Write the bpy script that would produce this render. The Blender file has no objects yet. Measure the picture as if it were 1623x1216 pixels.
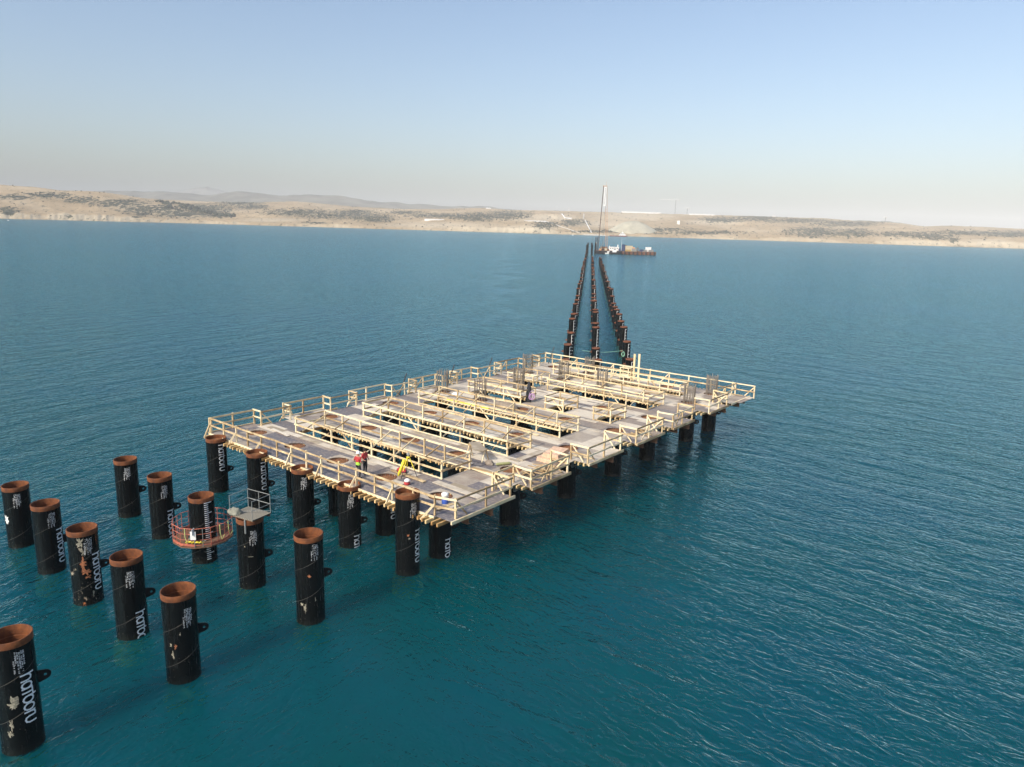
import bpy, bmesh, math, random
from mathutils import Vector, Matrix, noise
R = math.radians
sin, cos, pi = math.sin, math.cos, math.pi
random.seed(7)
scene = bpy.context.scene
col = scene.collection

# ------------------------------------------------------------------ camera
CH, F, PITCH, ROLL = 20.05, 1156.6, 0.21265, 0.02944
cd = bpy.data.cameras.new('camera'); cam = bpy.data.objects.new('camera', cd); col.objects.link(cam)
cd.sensor_width = 36; cd.lens = F / 1623 * 36; cd.clip_start = 0.5; cd.clip_end = 60000
cam.matrix_world = Matrix.Translation((0, 0, CH)) @ Matrix.Rotation(pi/2 - PITCH, 4, 'X') @ Matrix.Rotation(ROLL, 4, 'Z')
scene.camera = cam

# ------------------------------------------------------------------ world, sun, exposure
SUN_EL, SUN_AZ = R(39), R(222)          # azimuth clockwise from +Y; the sun stands behind the camera, to the left
w = bpy.data.worlds.new('World'); scene.world = w; w.use_nodes = True
nt = w.node_tree; bg = nt.nodes['Background']
sky = nt.nodes.new('ShaderNodeTexSky'); sky.sky_type = 'NISHITA'; sky.sun_disc = False
sky.sun_elevation = SUN_EL; sky.sun_rotation = SUN_AZ
sky.air_density = 1.0; sky.dust_density = 2.8; sky.ozone_density = 1.3; sky.altitude = 0
nt.links.new(sky.outputs[0], bg.inputs[0]); bg.inputs[1].default_value = 0.145
sd = bpy.data.lights.new('sun', 'SUN'); sun = bpy.data.objects.new('sun', sd); col.objects.link(sun)
sd.energy = 3.4; sd.angle = R(0.53); sd.color = (1.0, 0.93, 0.82)
sdir = Vector((sin(SUN_AZ)*cos(SUN_EL), cos(SUN_AZ)*cos(SUN_EL), sin(SUN_EL)))
sun.rotation_euler = sdir.to_track_quat('Z', 'Y').to_euler(); sun.location = (0, 0, 200)
scene.view_settings.view_transform = 'Standard'; scene.view_settings.look = 'None'
scene.view_settings.exposure = 0.38; scene.view_settings.gamma = 1
scene.cycles.max_bounces = 6; scene.cycles.volume_bounces = 0; scene.cycles.transparent_max_bounces = 8
scene.cycles.caustics_reflective = False; scene.cycles.caustics_refractive = False
scene.cycles.use_denoising = True

# ------------------------------------------------------------------ surveying: the ray of a measured point of the photograph
CP, SP, CR, SR = cos(PITCH), sin(PITCH), cos(ROLL), sin(ROLL)
def ray(u, v):
    xr = (u-811.5)/F; yr = -(v-608)/F
    x = xr*CR - yr*SR; up = xr*SR + yr*CR
    return Vector((x, CP+up*SP, -SP+up*CP))
def on_z(u, v, z=0.0):
    d = ray(u, v); return Vector((0, 0, CH)) + d*((z-CH)/d.z)
def at_y(u, v, y):
    d = ray(u, v); return Vector((0, 0, CH)) + d*(y/d.y)
def project(p):
    d = Vector(p) - Vector((0, 0, CH))
    zf = d.y*CP - d.z*SP; up = d.y*SP + d.z*CP
    return 811.5 + F*(d.x*CR+up*SR)/zf, 608 - F*(-d.x*SR+up*CR)/zf
def interp(x, tab):
    if x <= tab[0][0]: return tab[0][1]
    for (a, b), (c, d) in zip(tab, tab[1:]):
        if x <= c:
            t = (x-a)/(c-a); return b + (d-b)*t
    return tab[-1][1]
def sm(x):
    x = min(1, max(0, x)); return x*x*(3-2*x)

# ------------------------------------------------------------------ materials
class NT:
    def __init__(s, name):
        s.m = bpy.data.materials.new(name); s.m.use_nodes = True
        s.t = s.m.node_tree; s.b = s.t.nodes['Principled BSDF']; s.out = s.t.nodes['Material Output']
    def n(s, typ, **kw):
        nd = s.t.nodes.new('ShaderNode'+typ)
        for k, v in kw.items(): setattr(nd, k, v)
        return nd
    def l(s, a, b): s.t.links.new(a, b)
    def coords(s, scale=(1, 1, 1), rot=0, kind='Object'):
        tc = s.n('TexCoord'); mp = s.n('Mapping')
        mp.inputs['Scale'].default_value = scale; mp.inputs['Rotation'].default_value = (0, 0, rot)
        s.l(tc.outputs[kind], mp.inputs[0]); return mp.outputs[0]
    def noise(s, vec, scale, detail=4, rough=.5, dist=0):
        nd = s.n('TexNoise'); nd.inputs['Scale'].default_value = scale; nd.inputs['Detail'].default_value = detail
        nd.inputs['Roughness'].default_value = rough; nd.inputs['Distortion'].default_value = dist
        s.l(vec, nd.inputs['Vector']); return nd.outputs[0]
    def ramp(s, fac, stops, mode='LINEAR'):
        nd = s.n('ValToRGB'); nd.color_ramp.interpolation = mode
        el = nd.color_ramp.elements
        while len(el) < len(stops): el.new(0.5)
        for e, (p, c) in zip(el, stops):
            e.position = p; e.color = (*c, 1) if len(c) == 3 else c
        s.l(fac, nd.inputs[0]); return nd.outputs[0]
    def math(s, op, a, b=None, clamp=False):
        nd = s.n('Math', operation=op, use_clamp=clamp)
        for i, x in enumerate((a, b)):
            if x is None: continue
            if isinstance(x, (int, float)): nd.inputs[i].default_value = x
            else: s.l(x, nd.inputs[i])
        return nd.outputs[0]
    def mix(s, fac, a, b, mode='MIX'):
        nd = s.n('Mix', data_type='RGBA', blend_type=mode)
        for i, x in ((0, fac), (6, a), (7, b)):
            if isinstance(x, (int, float)): nd.inputs[i].default_value = x
            elif isinstance(x, tuple): nd.inputs[i].default_value = (*x, 1)
            else: s.l(x, nd.inputs[i])
        return nd.outputs[2]
    def bump(s, h, dist, strength=1.0):
        nd = s.n('Bump'); nd.inputs['Distance'].default_value = dist; nd.inputs['Strength'].default_value = strength
        s.l(h, nd.inputs['Height']); s.l(nd.outputs[0], s.b.inputs['Normal']); return nd
def g3(v): return (v, v, v)
def simple(name, c, rough=.6, metal=0, var=.25, scale=3, spec=.5, bump=0):
    k = NT(name); v = k.coords()
    n = k.noise(v, scale, 5, .6)
    lo = tuple(x*(1-var) for x in c); hi = tuple(min(1, x*(1+var)) for x in c)
    k.l(k.ramp(n, [(.3, lo), (.7, hi)]), k.b.inputs['Base Color'])
    k.b.inputs['Roughness'].default_value = rough; k.b.inputs['Metallic'].default_value = metal
    k.b.inputs['Specular IOR Level'].default_value = spec
    if bump: k.bump(n, bump)
    return k.m
M = {}
def make_black(name, dirty):
    k = NT(name); v = k.coords()
    streak = k.noise(k.coords((3, 3, .35)), 2.2, 6, .65)
    spots = k.noise(v, 9, 3, .55)
    base = k.ramp(streak, [(.35, (.003, .0033, .0036)), (.62, (.0055, .0057, .0057)), (.85, (.015, .0145, .013))])
    sp = k.ramp(spots, [(.70-.02*dirty, g3(0)), (.74-.02*dirty, g3(1))])
    sep = k.n('SeparateXYZ'); k.l(k.n('TexCoord').outputs['Object'], sep.inputs[0])
    low = k.math('SUBTRACT', 1.6, sep.outputs[2], clamp=True)
    c = k.mix(k.math('MULTIPLY', sp, k.math('MULTIPLY', low, .55)), base, (.30, .27, .20))
    wet = k.ramp(sep.outputs[2], [(.0, g3(1)), (.12, g3(1)), (.3, g3(0))])
    c = k.mix(k.math('MULTIPLY', wet, .7), c, (.006, .007, .005))
    tide = k.math('LESS_THAN', k.math('ADD', sep.outputs[2], k.math('MULTIPLY', k.noise(v, 4, 3), .3)), 0.12)
    alg = k.ramp(k.noise(v, 6, 4), [(.3, (.22, .25, .02)), (.7, (.50, .46, .08))])
    c = k.mix(tide, c, alg)
    if dirty > 1:
        pa = k.noise(k.coords((1.2, 1.2, .8)), 1.3, 6, .65)
        c = k.mix(k.ramp(pa, [(.60, g3(0)), (.64, g3(1))]), c, (.33, .29, .22))
        pb = k.noise(k.coords((1, 1, .7)), 1.0, 5, .6, .3)
        c = k.mix(k.ramp(pb, [(.64, g3(0)), (.67, g3(1))]), c, (.40, .14, .05))
    k.l(c, k.b.inputs['Base Color'])
    k.l(k.ramp(streak, [(.3, g3(.17)), (.8, g3(.36))]), k.b.inputs['Roughness'])
    k.b.inputs['Specular IOR Level'].default_value = .22
    k.bump(k.noise(v, 1.3, 2), .05, .25)
    return k.m
M['black'] = make_black('black_coating', 0); M['black_dirty'] = make_black('scraped_coating', 2)
def make_rust():
    k = NT('rust'); v = k.coords()
    a = k.noise(v, 3.5, 8, .65); b = k.noise(k.coords((6, 6, 1)), 2, 4)
    c = k.ramp(a, [(.25, (.045, .015, .006)), (.5, (.145, .045, .012)), (.75, (.27, .088, .022))])
    c = k.mix(k.ramp(b, [(.5, g3(0)), (.75, g3(.5))]), c, (.10, .035, .018))
    k.l(c, k.b.inputs['Base Color']); k.b.inputs['Roughness'].default_value = .85
    k.bump(a, .02); return k.m
M['rust'] = make_rust()
def make_plug():
    k = NT('rusty_fill'); v = k.coords()
    a = k.noise(v, 2.5, 8, .7)
    k.l(k.ramp(a, [(.3, (.09, .036, .014)), (.5, (.20, .085, .03)), (.7, (.31, .15, .06))]), k.b.inputs['Base Color'])
    k.b.inputs['Roughness'].default_value = .95; k.bump(a, .05); return k.m
M['plug'] = make_plug()
M['rust_dark'] = simple('dark_rust', (.15, .055, .028), .85, 0, .5, 4)
M['lug'] = simple('black_plate', (.007, .007, .008), .6, 0, .3, 6, .2)
M['seam'] = simple('scratched_seam', (.12, .115, .10), .6)
def make_wood(name, c1, c2, c3):
    k = NT(name); v = k.coords()
    a = k.noise(v, 1.1, 3, .6); g = k.noise(v, 14, 5, .7)
    oi = k.n('ObjectInfo').outputs['Random']
    f = k.math('ADD', k.math('MULTIPLY', a, .7), k.math('MULTIPLY', g, .25))
    f = k.math('ADD', f, k.math('MULTIPLY', k.math('SUBTRACT', oi, .5), .42))
    k.l(k.ramp(f, [(.28, c1), (.48, c2), (.66, c3)]), k.b.inputs['Base Color'])
    k.b.inputs['Roughness'].default_value = .75; k.bump(g, .01); return k.m
M['pine'] = make_wood('new_pine', (.36, .25, .13), (.70, .55, .32), (.80, .69, .47))
M['joist'] = make_wood('yellow_joist', (.34, .18, .06), (.66, .42, .17), (.74, .55, .28))
M['plank'] = make_wood('weathered_plank', (.30, .25, .18), (.50, .44, .35), (.62, .57, .48))
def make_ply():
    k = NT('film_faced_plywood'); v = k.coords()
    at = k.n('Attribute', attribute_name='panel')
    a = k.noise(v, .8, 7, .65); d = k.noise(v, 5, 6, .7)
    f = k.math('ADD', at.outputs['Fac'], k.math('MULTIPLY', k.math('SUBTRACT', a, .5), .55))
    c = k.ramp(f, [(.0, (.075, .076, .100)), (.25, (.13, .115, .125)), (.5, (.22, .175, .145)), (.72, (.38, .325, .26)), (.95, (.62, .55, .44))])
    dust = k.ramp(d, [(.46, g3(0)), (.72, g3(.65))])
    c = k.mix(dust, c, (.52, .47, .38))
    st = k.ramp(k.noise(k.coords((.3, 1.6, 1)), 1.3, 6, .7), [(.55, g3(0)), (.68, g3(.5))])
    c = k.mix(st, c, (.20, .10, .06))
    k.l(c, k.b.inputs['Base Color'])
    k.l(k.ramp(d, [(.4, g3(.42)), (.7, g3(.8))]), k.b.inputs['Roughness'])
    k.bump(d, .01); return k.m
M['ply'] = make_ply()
M['steel_beam'] = simple('rusty_beam', (.16, .085, .05), .8)
M['galv'] = simple('galvanised', (.27, .28, .27), .6, .3)
M['rebar'] = simple('rebar', (.22, .19, .155), .8, 0, .4, 8)
M['white'] = simple('white_paint', (.78, .78, .76), .5, 0, .08)
M['stencil'] = simple('stencil_paint', (.88, .88, .86), .6, 0, .18, 26)
M['red_cage'] = simple('red_painted_steel', (.46, .13, .08), .7, 0, .45, 5)
M['yellow'] = simple('yellow_paint', (.80, .66, .04), .5)
M['red'] = simple('red_plastic', (.42, .035, .04), .7)
M['blue'] = simple('blue_plastic', (.04, .10, .42), .5)
M['darkcloth'] = simple('dark_cloth', (.02, .022, .028), .9)
M['skin'] = simple('skin', (.45, .25, .16), .6)
M['hair'] = simple('hair', (.02, .014, .01), .8)
M['green'] = simple('green_vest', (.40, .75, .08), .7)
M['greenrope'] = simple('green_rope', (.25, .46, .33), .9)
M['lilac'] = simple('lilac_hose', (.55, .36, .58), .6)
M['orange'] = simple('orange_board', (.62, .42, .29), .9, 0, .3, 4)
M['tarp'] = simple('brown_tarp', (.23, .19, .15), .9, 0, .4, 2, .5, .05)
M['bluehull'] = simple('blue_paint', (.045, .07, .15), .6)
M['hull'] = simple('rusty_hull', (.16, .075, .05), .85, 0, .5, .3)
M['hull_dark'] = simple('dark_hull', (.03, .03, .035), .6)
M['cream'] = simple('cream_paint', (.52, .46, .33), .7)
M['boomorange'] = simple('faded_orange', (.62, .33, .16), .6)
M['glass'] = simple('dark_glass', (.03, .04, .05), .15)
M['ochre'] = simple('ochre_paint', (.42, .30, .12), .8)
M['concrete'] = simple('pale_concrete', (.52, .49, .43), .9)
def make_canvas():
    k = NT('grey_boards'); v = k.coords()
    wv = k.n('TexWave'); wv.inputs['Scale'].default_value = 2.2; wv.inputs['Distortion'].default_value = .6; k.l(v, wv.inputs[0])
    k.l(k.ramp(wv.outputs[1], [(.0, (.06, .055, .045)), (.15, (.17, .155, .12)), (.8, (.26, .24, .19))]), k.b.inputs['Base Color'])
    k.b.inputs['Roughness'].default_value = .9; return k.m
M['boards'] = make_canvas()

# ------------------------------------------------------------------ mesh builder and scene tree helpers
class MB:
    def __init__(s): s.v = []; s.f = []; s.mi = []; s.pan = []
    def add(s, vs, fs, mi=0, pan=None):
        o = len(s.v); s.v += [tuple(x) for x in vs]; s.f += [tuple(i+o for i in f) for f in fs]
        s.mi += [mi]*len(fs); s.pan += [pan if pan is not None else .5]*len(fs); return s
    def box(s, x0, y0, z0, x1, y1, z1, mi=0, pan=None):
        vs = [(x0,y0,z0),(x1,y0,z0),(x1,y1,z0),(x0,y1,z0),(x0,y0,z1),(x1,y0,z1),(x1,y1,z1),(x0,y1,z1)]
        return s.add(vs, [(3,2,1,0),(4,5,6,7),(0,1,5,4),(1,2,6,5),(2,3,7,6),(3,0,4,7)], mi, pan)
    def bar(s, p, q, w, h=None, up=(0,0,1), mi=0):
        h = h or w; p = Vector(p); q = Vector(q); d = (q-p).normalized(); up = Vector(up)
        if abs(d.dot(up)) > .95: up = Vector((0, 1, 0))
        a = d.cross(up).normalized()*w/2; b = a.cross(d).normalized()*h/2
        vs = [p-a-b, p+a-b, p+a+b, p-a+b, q-a-b, q+a-b, q+a+b, q-a+b]
        return s.add(vs, [(3,2,1,0),(4,5,6,7),(0,1,5,4),(1,2,6,5),(2,3,7,6),(3,0,4,7)], mi)
    def tube(s, pts, r, n=6, mi=0, caps=True, closed=False):
        pts = [Vector(p) for p in pts]; N = len(pts); o = len(s.v); rings = []
        for i, p in enumerate(pts):
            if closed: d = pts[(i+1) % N]-pts[i-1]
            else: d = pts[min(i+1, N-1)]-pts[max(i-1, 0)]
            d.normalize(); up = Vector((0,0,1)) if abs(d.z) < .9 else Vector((0,1,0))
            a = d.cross(up).normalized(); b = a.cross(d)
            rr = r[i] if isinstance(r, (list, tuple)) else r
            rings.append([p+a*rr*cos(2*pi*k/n)+b*rr*sin(2*pi*k/n) for k in range(n)])
        vs = [x for rg in rings for x in rg]; fs = []
        for i in range(N if closed else N-1):
            j = (i+1) % N
            for k in range(n): fs.append((i*n+k, i*n+(k+1)%n, j*n+(k+1)%n, j*n+k))
        if caps and not closed: fs += [tuple(range(n))[::-1], tuple((N-1)*n+k for k in range(n))]
        return s.add(vs, fs, mi)
    def lathe(s, prof, n=32, cx=0, cy=0, mi=0, cap0=False, cap1=False, sx=1, sy=1):
        vs = []; fs = []
        for r, z in prof:
            for k in range(n): vs.append((cx+sx*r*cos(2*pi*k/n), cy+sy*r*sin(2*pi*k/n), z))
        for i in range(len(prof)-1):
            for k in range(n): fs.append((i*n+k, i*n+(k+1)%n, (i+1)*n+(k+1)%n, (i+1)*n+k))
        if cap0: fs.append(tuple(range(n))[::-1])
        if cap1: fs.append(tuple((len(prof)-1)*n+k for k in range(n)))
        return s.add(vs, fs, mi)
    def build(s, name, mats, parent=None, smooth=False, loc=None, rz=0):
        me = bpy.data.meshes.new(name); me.from_pydata(s.v, [], s.f)
        for m in (mats if isinstance(mats, (list, tuple)) else [mats]): me.materials.append(M[m] if isinstance(m, str) else m)
        if any(s.mi): me.polygons.foreach_set('material_index', s.mi)
        if any(p != .5 for p in s.pan):
            at = me.attributes.new('panel', 'FLOAT', 'FACE'); at.data.foreach_set('value', s.pan)
        if smooth: me.polygons.foreach_set('use_smooth', [True]*len(s.f))
        me.update()
        return link(name, me, parent, loc, rz)
def link(name, me, parent=None, loc=None, rz=0):
    o = bpy.data.objects.new(name, me); col.objects.link(o)
    if parent: o.parent = parent
    if loc is not None: o.location = loc
    o.rotation_euler.z = rz
    return o
def tag(o, label=None, cat=None, group=None, kind=None):
    if label: o['label'] = label
    if cat: o['category'] = cat
    if group: o['group'] = group
    if kind: o['kind'] = kind
    return o
def thing(name, label, cat, loc=(0,0,0), rz=0, group=None):
    o = bpy.data.objects.new(name, None); o.empty_display_size = .3; col.objects.link(o)
    o.location = loc; o.rotation_euler.z = rz
    return tag(o, label, cat, group)
def smooth_by_angle(o, deg=40):
    o.data.polygons.foreach_set('use_smooth', [True]*len(o.data.polygons))
    bm = bmesh.new(); bm.from_mesh(o.data)
    for e in bm.edges:
        if len(e.link_faces) == 2 and e.calc_face_angle(0) > R(deg): e.smooth = False
    bm.to_mesh(o.data); bm.free(); return o
def copy_thing(root, loc, rz=None, skip=()):
    c = root.copy(); col.objects.link(c); c.location = loc
    if rz is not None: c.rotation_euler.z = rz
    for ch in [x for x in ALLCH[root.name]]:
        if ch.name.split('.')[0] in skip: continue
        d = ch.copy(); col.objects.link(d); d.parent = c
    return c
ALLCH = {}
ORD = ['first','second','third','fourth','fifth','sixth','seventh','eighth','ninth','tenth','eleventh','twelfth','thirteenth','fourteenth','fifteenth','sixteenth','seventeenth','eighteenth','nineteenth','twentieth',
 'twenty-first','twenty-second','twenty-third','twenty-fourth','twenty-fifth','twenty-sixth','twenty-seventh','twenty-eighth','twenty-ninth','thirtieth','thirty-first','thirty-second','thirty-third','thirty-fourth','thirty-fifth']

# ------------------------------------------------------------------ the deck frame: c across, a along
PHI = 0.67169
CS, SN = cos(PHI), sin(PHI)
def W(c, a, z=0.0): return Vector((a*SN + c*CS, a*CS - c*SN, z))
DZ = 3.815
COLS = [-49.25, -44.3, -39.35, -34.42, -29.45]
BENTS = [30.35, 37.2, 44.1, 50.9, 56.8, 64.7, 69.9]

# ------------------------------------------------------------------ water
def make_water():
    k = NT('sea_water')
    tc = k.n('TexCoord').outputs['Object']
    def waves(rot, sx, sy, scale, detail, rough, dist=0):
        mp = k.n('Mapping'); mp.inputs['Scale'].default_value = (sx, sy, 1); mp.inputs['Rotation'].default_value = (0, 0, rot)
        k.l(tc, mp.inputs[0]); return k.noise(mp.outputs[0], scale, detail, rough, dist)
    sep = k.n('SeparateXYZ'); k.l(tc, sep.inputs[0])
    # two crossing wave trains: one rules near the piles on the left, the other the open water on the right
    side = k.ramp(k.math('ADD', k.math('ADD', k.math('MULTIPLY', sep.outputs[0], .02), .62), k.math('MULTIPLY', k.math('SUBTRACT', waves(0, 1, 1, .05, 3, .5), .5), 1.2)), [(.38, g3(0)), (.62, g3(1))])
    # wave height sampled at three neighbouring points gives the true slope of the surface, near and far alike
    EPS = .03
    def height(vec, rot):
        mp = k.n('Mapping'); mp.inputs['Rotation'].default_value = (0, 0, rot); k.l(vec, mp.inputs[0])
        tot = None
        for (sx, sc, det, ro, amp, sharp) in ((.34, .42, 2, .5, .34, 0), (.5, 1.15, 3, .62, .165, 1), (.6, 3.4, 2, .65, .055, 0)):
            m2_ = k.n('Mapping'); m2_.inputs['Scale'].default_value = (sx, 1, 1); k.l(mp.outputs[0], m2_.inputs[0])
            n_ = k.noise(m2_.outputs[0], sc, det, ro, .5)
            if sharp: n_ = k.math('SUBTRACT', 1, k.math('ABSOLUTE', k.math('MULTIPLY', k.math('SUBTRACT', n_, .5), 2)))
            n_ = k.math('MULTIPLY', n_, amp); tot = n_ if tot is None else k.math('ADD', tot, n_)
        return tot
    def grad(rot):
        def at(dx, dy):
            if not (dx or dy): return height(tc, rot)
            o_ = k.n('VectorMath', operation='ADD'); k.l(tc, o_.inputs[0]); o_.inputs[1].default_value = (dx, dy, 0); return height(o_.outputs[0], rot)
        h0, hx, hy = at(0, 0), at(EPS, 0), at(0, EPS)
        v_ = k.n('CombineXYZ'); k.l(k.math('DIVIDE', k.math('SUBTRACT', h0, hx), EPS), v_.inputs[0]); k.l(k.math('DIVIDE', k.math('SUBTRACT', h0, hy), EPS), v_.inputs[1]); return v_.outputs[0]
    A = grad(R(-62)); B = grad(R(42))
    mv = k.n('Mix', data_type='VECTOR'); k.l(side, mv.inputs[0]); k.l(A, mv.inputs[4]); k.l(B, mv.inputs[5])
    rp = k.n('TexNoise'); rp.inputs['Scale'].default_value = 5; rp.inputs['Detail'].default_value = 2; k.l(tc, rp.inputs['Vector'])
    cv = k.n('VectorMath', operation='SUBTRACT'); k.l(rp.outputs[1], cv.inputs[0]); cv.inputs[1].default_value = (.5, .5, .5)
    sc_ = k.n('VectorMath', operation='MULTIPLY'); k.l(cv.outputs[0], sc_.inputs[0]); sc_.inputs[1].default_value = (.45, .45, 0)
    ad = k.n('VectorMath', operation='ADD'); k.l(mv.outputs[1], ad.inputs[0]); k.l(sc_.outputs[0], ad.inputs[1])
    up = k.n('VectorMath', operation='ADD'); k.l(ad.outputs[0], up.inputs[0]); up.inputs[1].default_value = (0, 0, 1)
    bm_ = k.n('VectorMath', operation='NORMALIZE'); k.l(up.outputs[0], bm_.inputs[0])
    big = waves(.2, 1, 1.4, .018, 4, .55)
    mid = waves(.9, 1, 1, .11, 3, .5)
    f = k.math('ADD', k.math('MULTIPLY', big, .7), k.math('MULTIPLY', mid, .3))
    c = k.ramp(f, [(.34, (.000, .070, .072)), (.50, (.000, .077, .099)), (.66, (.000, .070, .118))])
    k.l(c, k.b.inputs['Base Color']); k.b.inputs['Roughness'].default_value = .09; k.b.subsurface_method = 'BURLEY'; k.b.inputs['Subsurface Weight'].default_value = 1; k.b.inputs['Subsurface Radius'].default_value = (3.5, 6, 6); k.b.inputs['Subsurface Scale'].default_value = 1; k.b.inputs['IOR'].default_value = 1.333
    k.l(bm_.outputs[0], k.b.inputs['Normal'])
    k.b.inputs['Specular IOR Level'].default_value = 0
    gl = k.n('BsdfGlossy'); gl.inputs['Color'].default_value = (.52, .84, 1.0, 1); gl.inputs['Roughness'].default_value = .12; k.l(bm_.outputs[0], gl.inputs['Normal'])
    fr = k.n('Fresnel'); fr.inputs[0].default_value = 1.333; k.l(bm_.outputs[0], fr.inputs['Normal'])
    tr = k.n('BsdfTransparent'); tr.inputs[0].default_value = (.55, .85, .80, 1)
    ms = k.n('MixShader'); ms.inputs[0].default_value = .34
    k.l(k.b.outputs[0], ms.inputs[1]); k.l(tr.outputs[0], ms.inputs[2])
    m2 = k.n('MixShader'); k.l(fr.outputs[0], m2.inputs[0]); k.l(ms.outputs[0], m2.inputs[1]); k.l(gl.outputs[0], m2.inputs[2])
    k.l(m2.outputs[0], k.out.inputs[0])
    return k.m
M['water'] = make_water()
M['depths'] = simple('water_depths', (.002, .05, .068), 1.0, 0, .2, .02, 0)
b = MB(); b.add([(-9000,-600,0),(9000,-600,0),(9000,6000,0),(-9000,6000,0)], [(0,1,2,3)])
tag(b.build('water', 'water'), kind='structure')
b = MB(); b.add([(-9000,-600,-1.3),(9000,-600,-1.3),(9000,6000,-1.3),(-9000,6000,-1.3)], [(0,1,2,3)])
tag(b.build('water_depths', 'depths'), kind='structure')

# ------------------------------------------------------------------ hills across the water
SHORE = [(-900,338),(-300,345),(0,348.2),(100,348.6),(200,349.6),(300,351.3),(400,354),(500,357.4),(600,361),(700,365),(780,368),(900,372),(1000,374.5),(1100,376),(1180,378),(1300,383),(1400,387.5),(1500,391),(1623,396),(2000,410),(2600,432)]
CREST = [(-900,262),(-300,278),(0,296),(100,303),(160,306),(200,311),(260,316),(330,319),(400,320.5),(470,318.5),(500,321),(560,327),(640,331),(700,331),(760,329),(810,332.5),(860,333),(900,334),(960,335.5),(1000,337),(1100,339.5),(1180,341.5),(1250,344),(1300,345),(1350,349.5),(1380,350),(1430,354),(1460,358.5),(1500,357),(1560,359.5),(1623,362.5),(2000,374),(2600,392)]
NEAR = [(-900,250),(-300,275),(0,293),(60,297),(100,302),(160,304),(200,309.5),(260,320),(300,326),(330,335),(372,346),(420,360),(2600,460)]
VEG = [(30,312,40,5),(80,310,35,6),(130,317,35,6),(190,322,50,7),(240,332,60,8),(290,338,60,8),(330,331,45,9),(345,341,25,5),(225,340,15,4),(15,335,18,8),(110,343,8,3),(215,344,12,2),(380,322,40,4),(400,328,30,5),
 (470,337,60,6),(540,341,70,7),(590,346,40,7),(560,336,40,4),(700,342,60,4),(760,344,60,7),(805,341,40,8),(500,353.5,25,1.6),(640,337,30,3),(865,357,22,7),(910,353,25,6),(960,367,60,2.5),(1040,364,60,3),(1100,369,90,3),(1145,349,40,5),
 (1200,346,45,5),(1260,350,60,4),(1340,355,60,5),(1290,368,50,9),(1350,370,40,8),(1430,371,50,5),(1480,375,40,6),(1512,380,9,5),(1400,351,30,2),(1540,369,80,4),(1600,371,50,5),(-200,315,120,9),(-500,305,150,12),(1800,385,120,8),(2100,395,150,8)]
def fbm(x, y, s=1.0, o=5):
    return noise.fractal(Vector((x*s, y*s, 3.7)), .9, 2.1, o, noise_basis='PERLIN_ORIGINAL')
DCR = 1300.0
def hill_point(u, s):
    d0 = interp(u, [(-900,1750),(0,1950),(300,2200),(700,2200),(1050,2150),(1623,1950),(2600,1900)])
    y = d0 + DCR*s + (14*fbm(u*3, 0, .006) + 5*fbm(u*3, 9, .03))*max(0, 1-s/.05)
    d = ray(u, interp(u, SHORE)); x = d.x/d.y*y
    pc = at_y(u, interp(u, CREST), d0+DCR); zc = pc.z
    bl = 3 + 7*abs(fbm(x, 0, .004)) + interp(u, [(-900,9),(200,9),(320,3),(420,0),(700,2),(760,11),(860,13),(900,0),(1380,0),(1450,9),(2600,10)])
    relief = fbm(x, y, .0035)*14 + fbm(x+500, y, .012)*4
    gull = abs(fbm(x, y*.25, .02))*14+abs(fbm(x, y*.3, .055))*7
    if s <= 1:
        z = -1 + (bl+1)*sm((s-.004)/.02) + (zc-bl)*max(0, s-.02)**1.05 + relief*.8*sm(s/.12)*(1-sm((s-.8)/.2)) + gull*.35*sm(s/.01)*(1-sm(s/.06))
    else: z = zc*(1-.5*(s-1)) + relief*sm((s-1)/.2)*.4
    if u < 430:
        n = at_y(u, interp(u, NEAR), d0+DCR*.36); zn = n.z
        k = sm(s/.36) if s < .36 else 1-sm((s-.36)/.3)
        zr = zn*k + relief*.5*sm(s/.15)*(1-sm((s-.2)/.16) if s < .36 else 0)
        if zr > z: z = zr
    z += fbm(x, y, .05)*1.2*sm(s/.02)
    return Vector((x, y, z if s > .002 else -3))
US = [-900+i*10 for i in range(86)] + [-40+i*(1720/900) for i in range(901)] + [1690+i*12 for i in range(76)]
SS = [0,.003,.006,.010,.014,.018,.022,.027,.033,.04] + [.04+.96*(i/86)**1.15 for i in range(1,87)] + [1.1,1.3,1.6,2.0]
hv = []; veg = []; pale = []
def vegval(u, v):
    t = 0
    for (cu, cv, ru, rv) in VEG:
        q = ((u-cu)/ru)**2+((v-cv)/rv)**2
        if q < 1.6: t = max(t, 1.25-q*.8)
    return t
grid = [[hill_point(u, s) for s in SS] for u in US]
vs = []; fs = []; NS = len(SS)
for i, u in enumerate(US):
    for j, s in enumerate(SS):
        p = grid[i][j]; vs.append(tuple(p))
        uu, vv = project(p); veg.append(vegval(uu, vv) if s < 1.05 else .4)
        # freshly cut slopes near the works
        c = 0
        for (cu, cv, ru, rv) in ((1000,344,90,8),(960,355,60,9),(870,345,60,7),(1130,352,50,6),(830,362,60,6),(1560,384,60,6),(700,357,120,6),(430,349,60,4)):
            q = ((uu-cu)/ru)**2+((vv-cv)/rv)**2; c = max(c, 1-q)
        pale.append(max(0, c))
for i in range(len(US)-1):
    for j in range(NS-1):
        fs.append((i*NS+j, (i+1)*NS+j, (i+1)*NS+j+1, i*NS+j+1))
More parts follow.
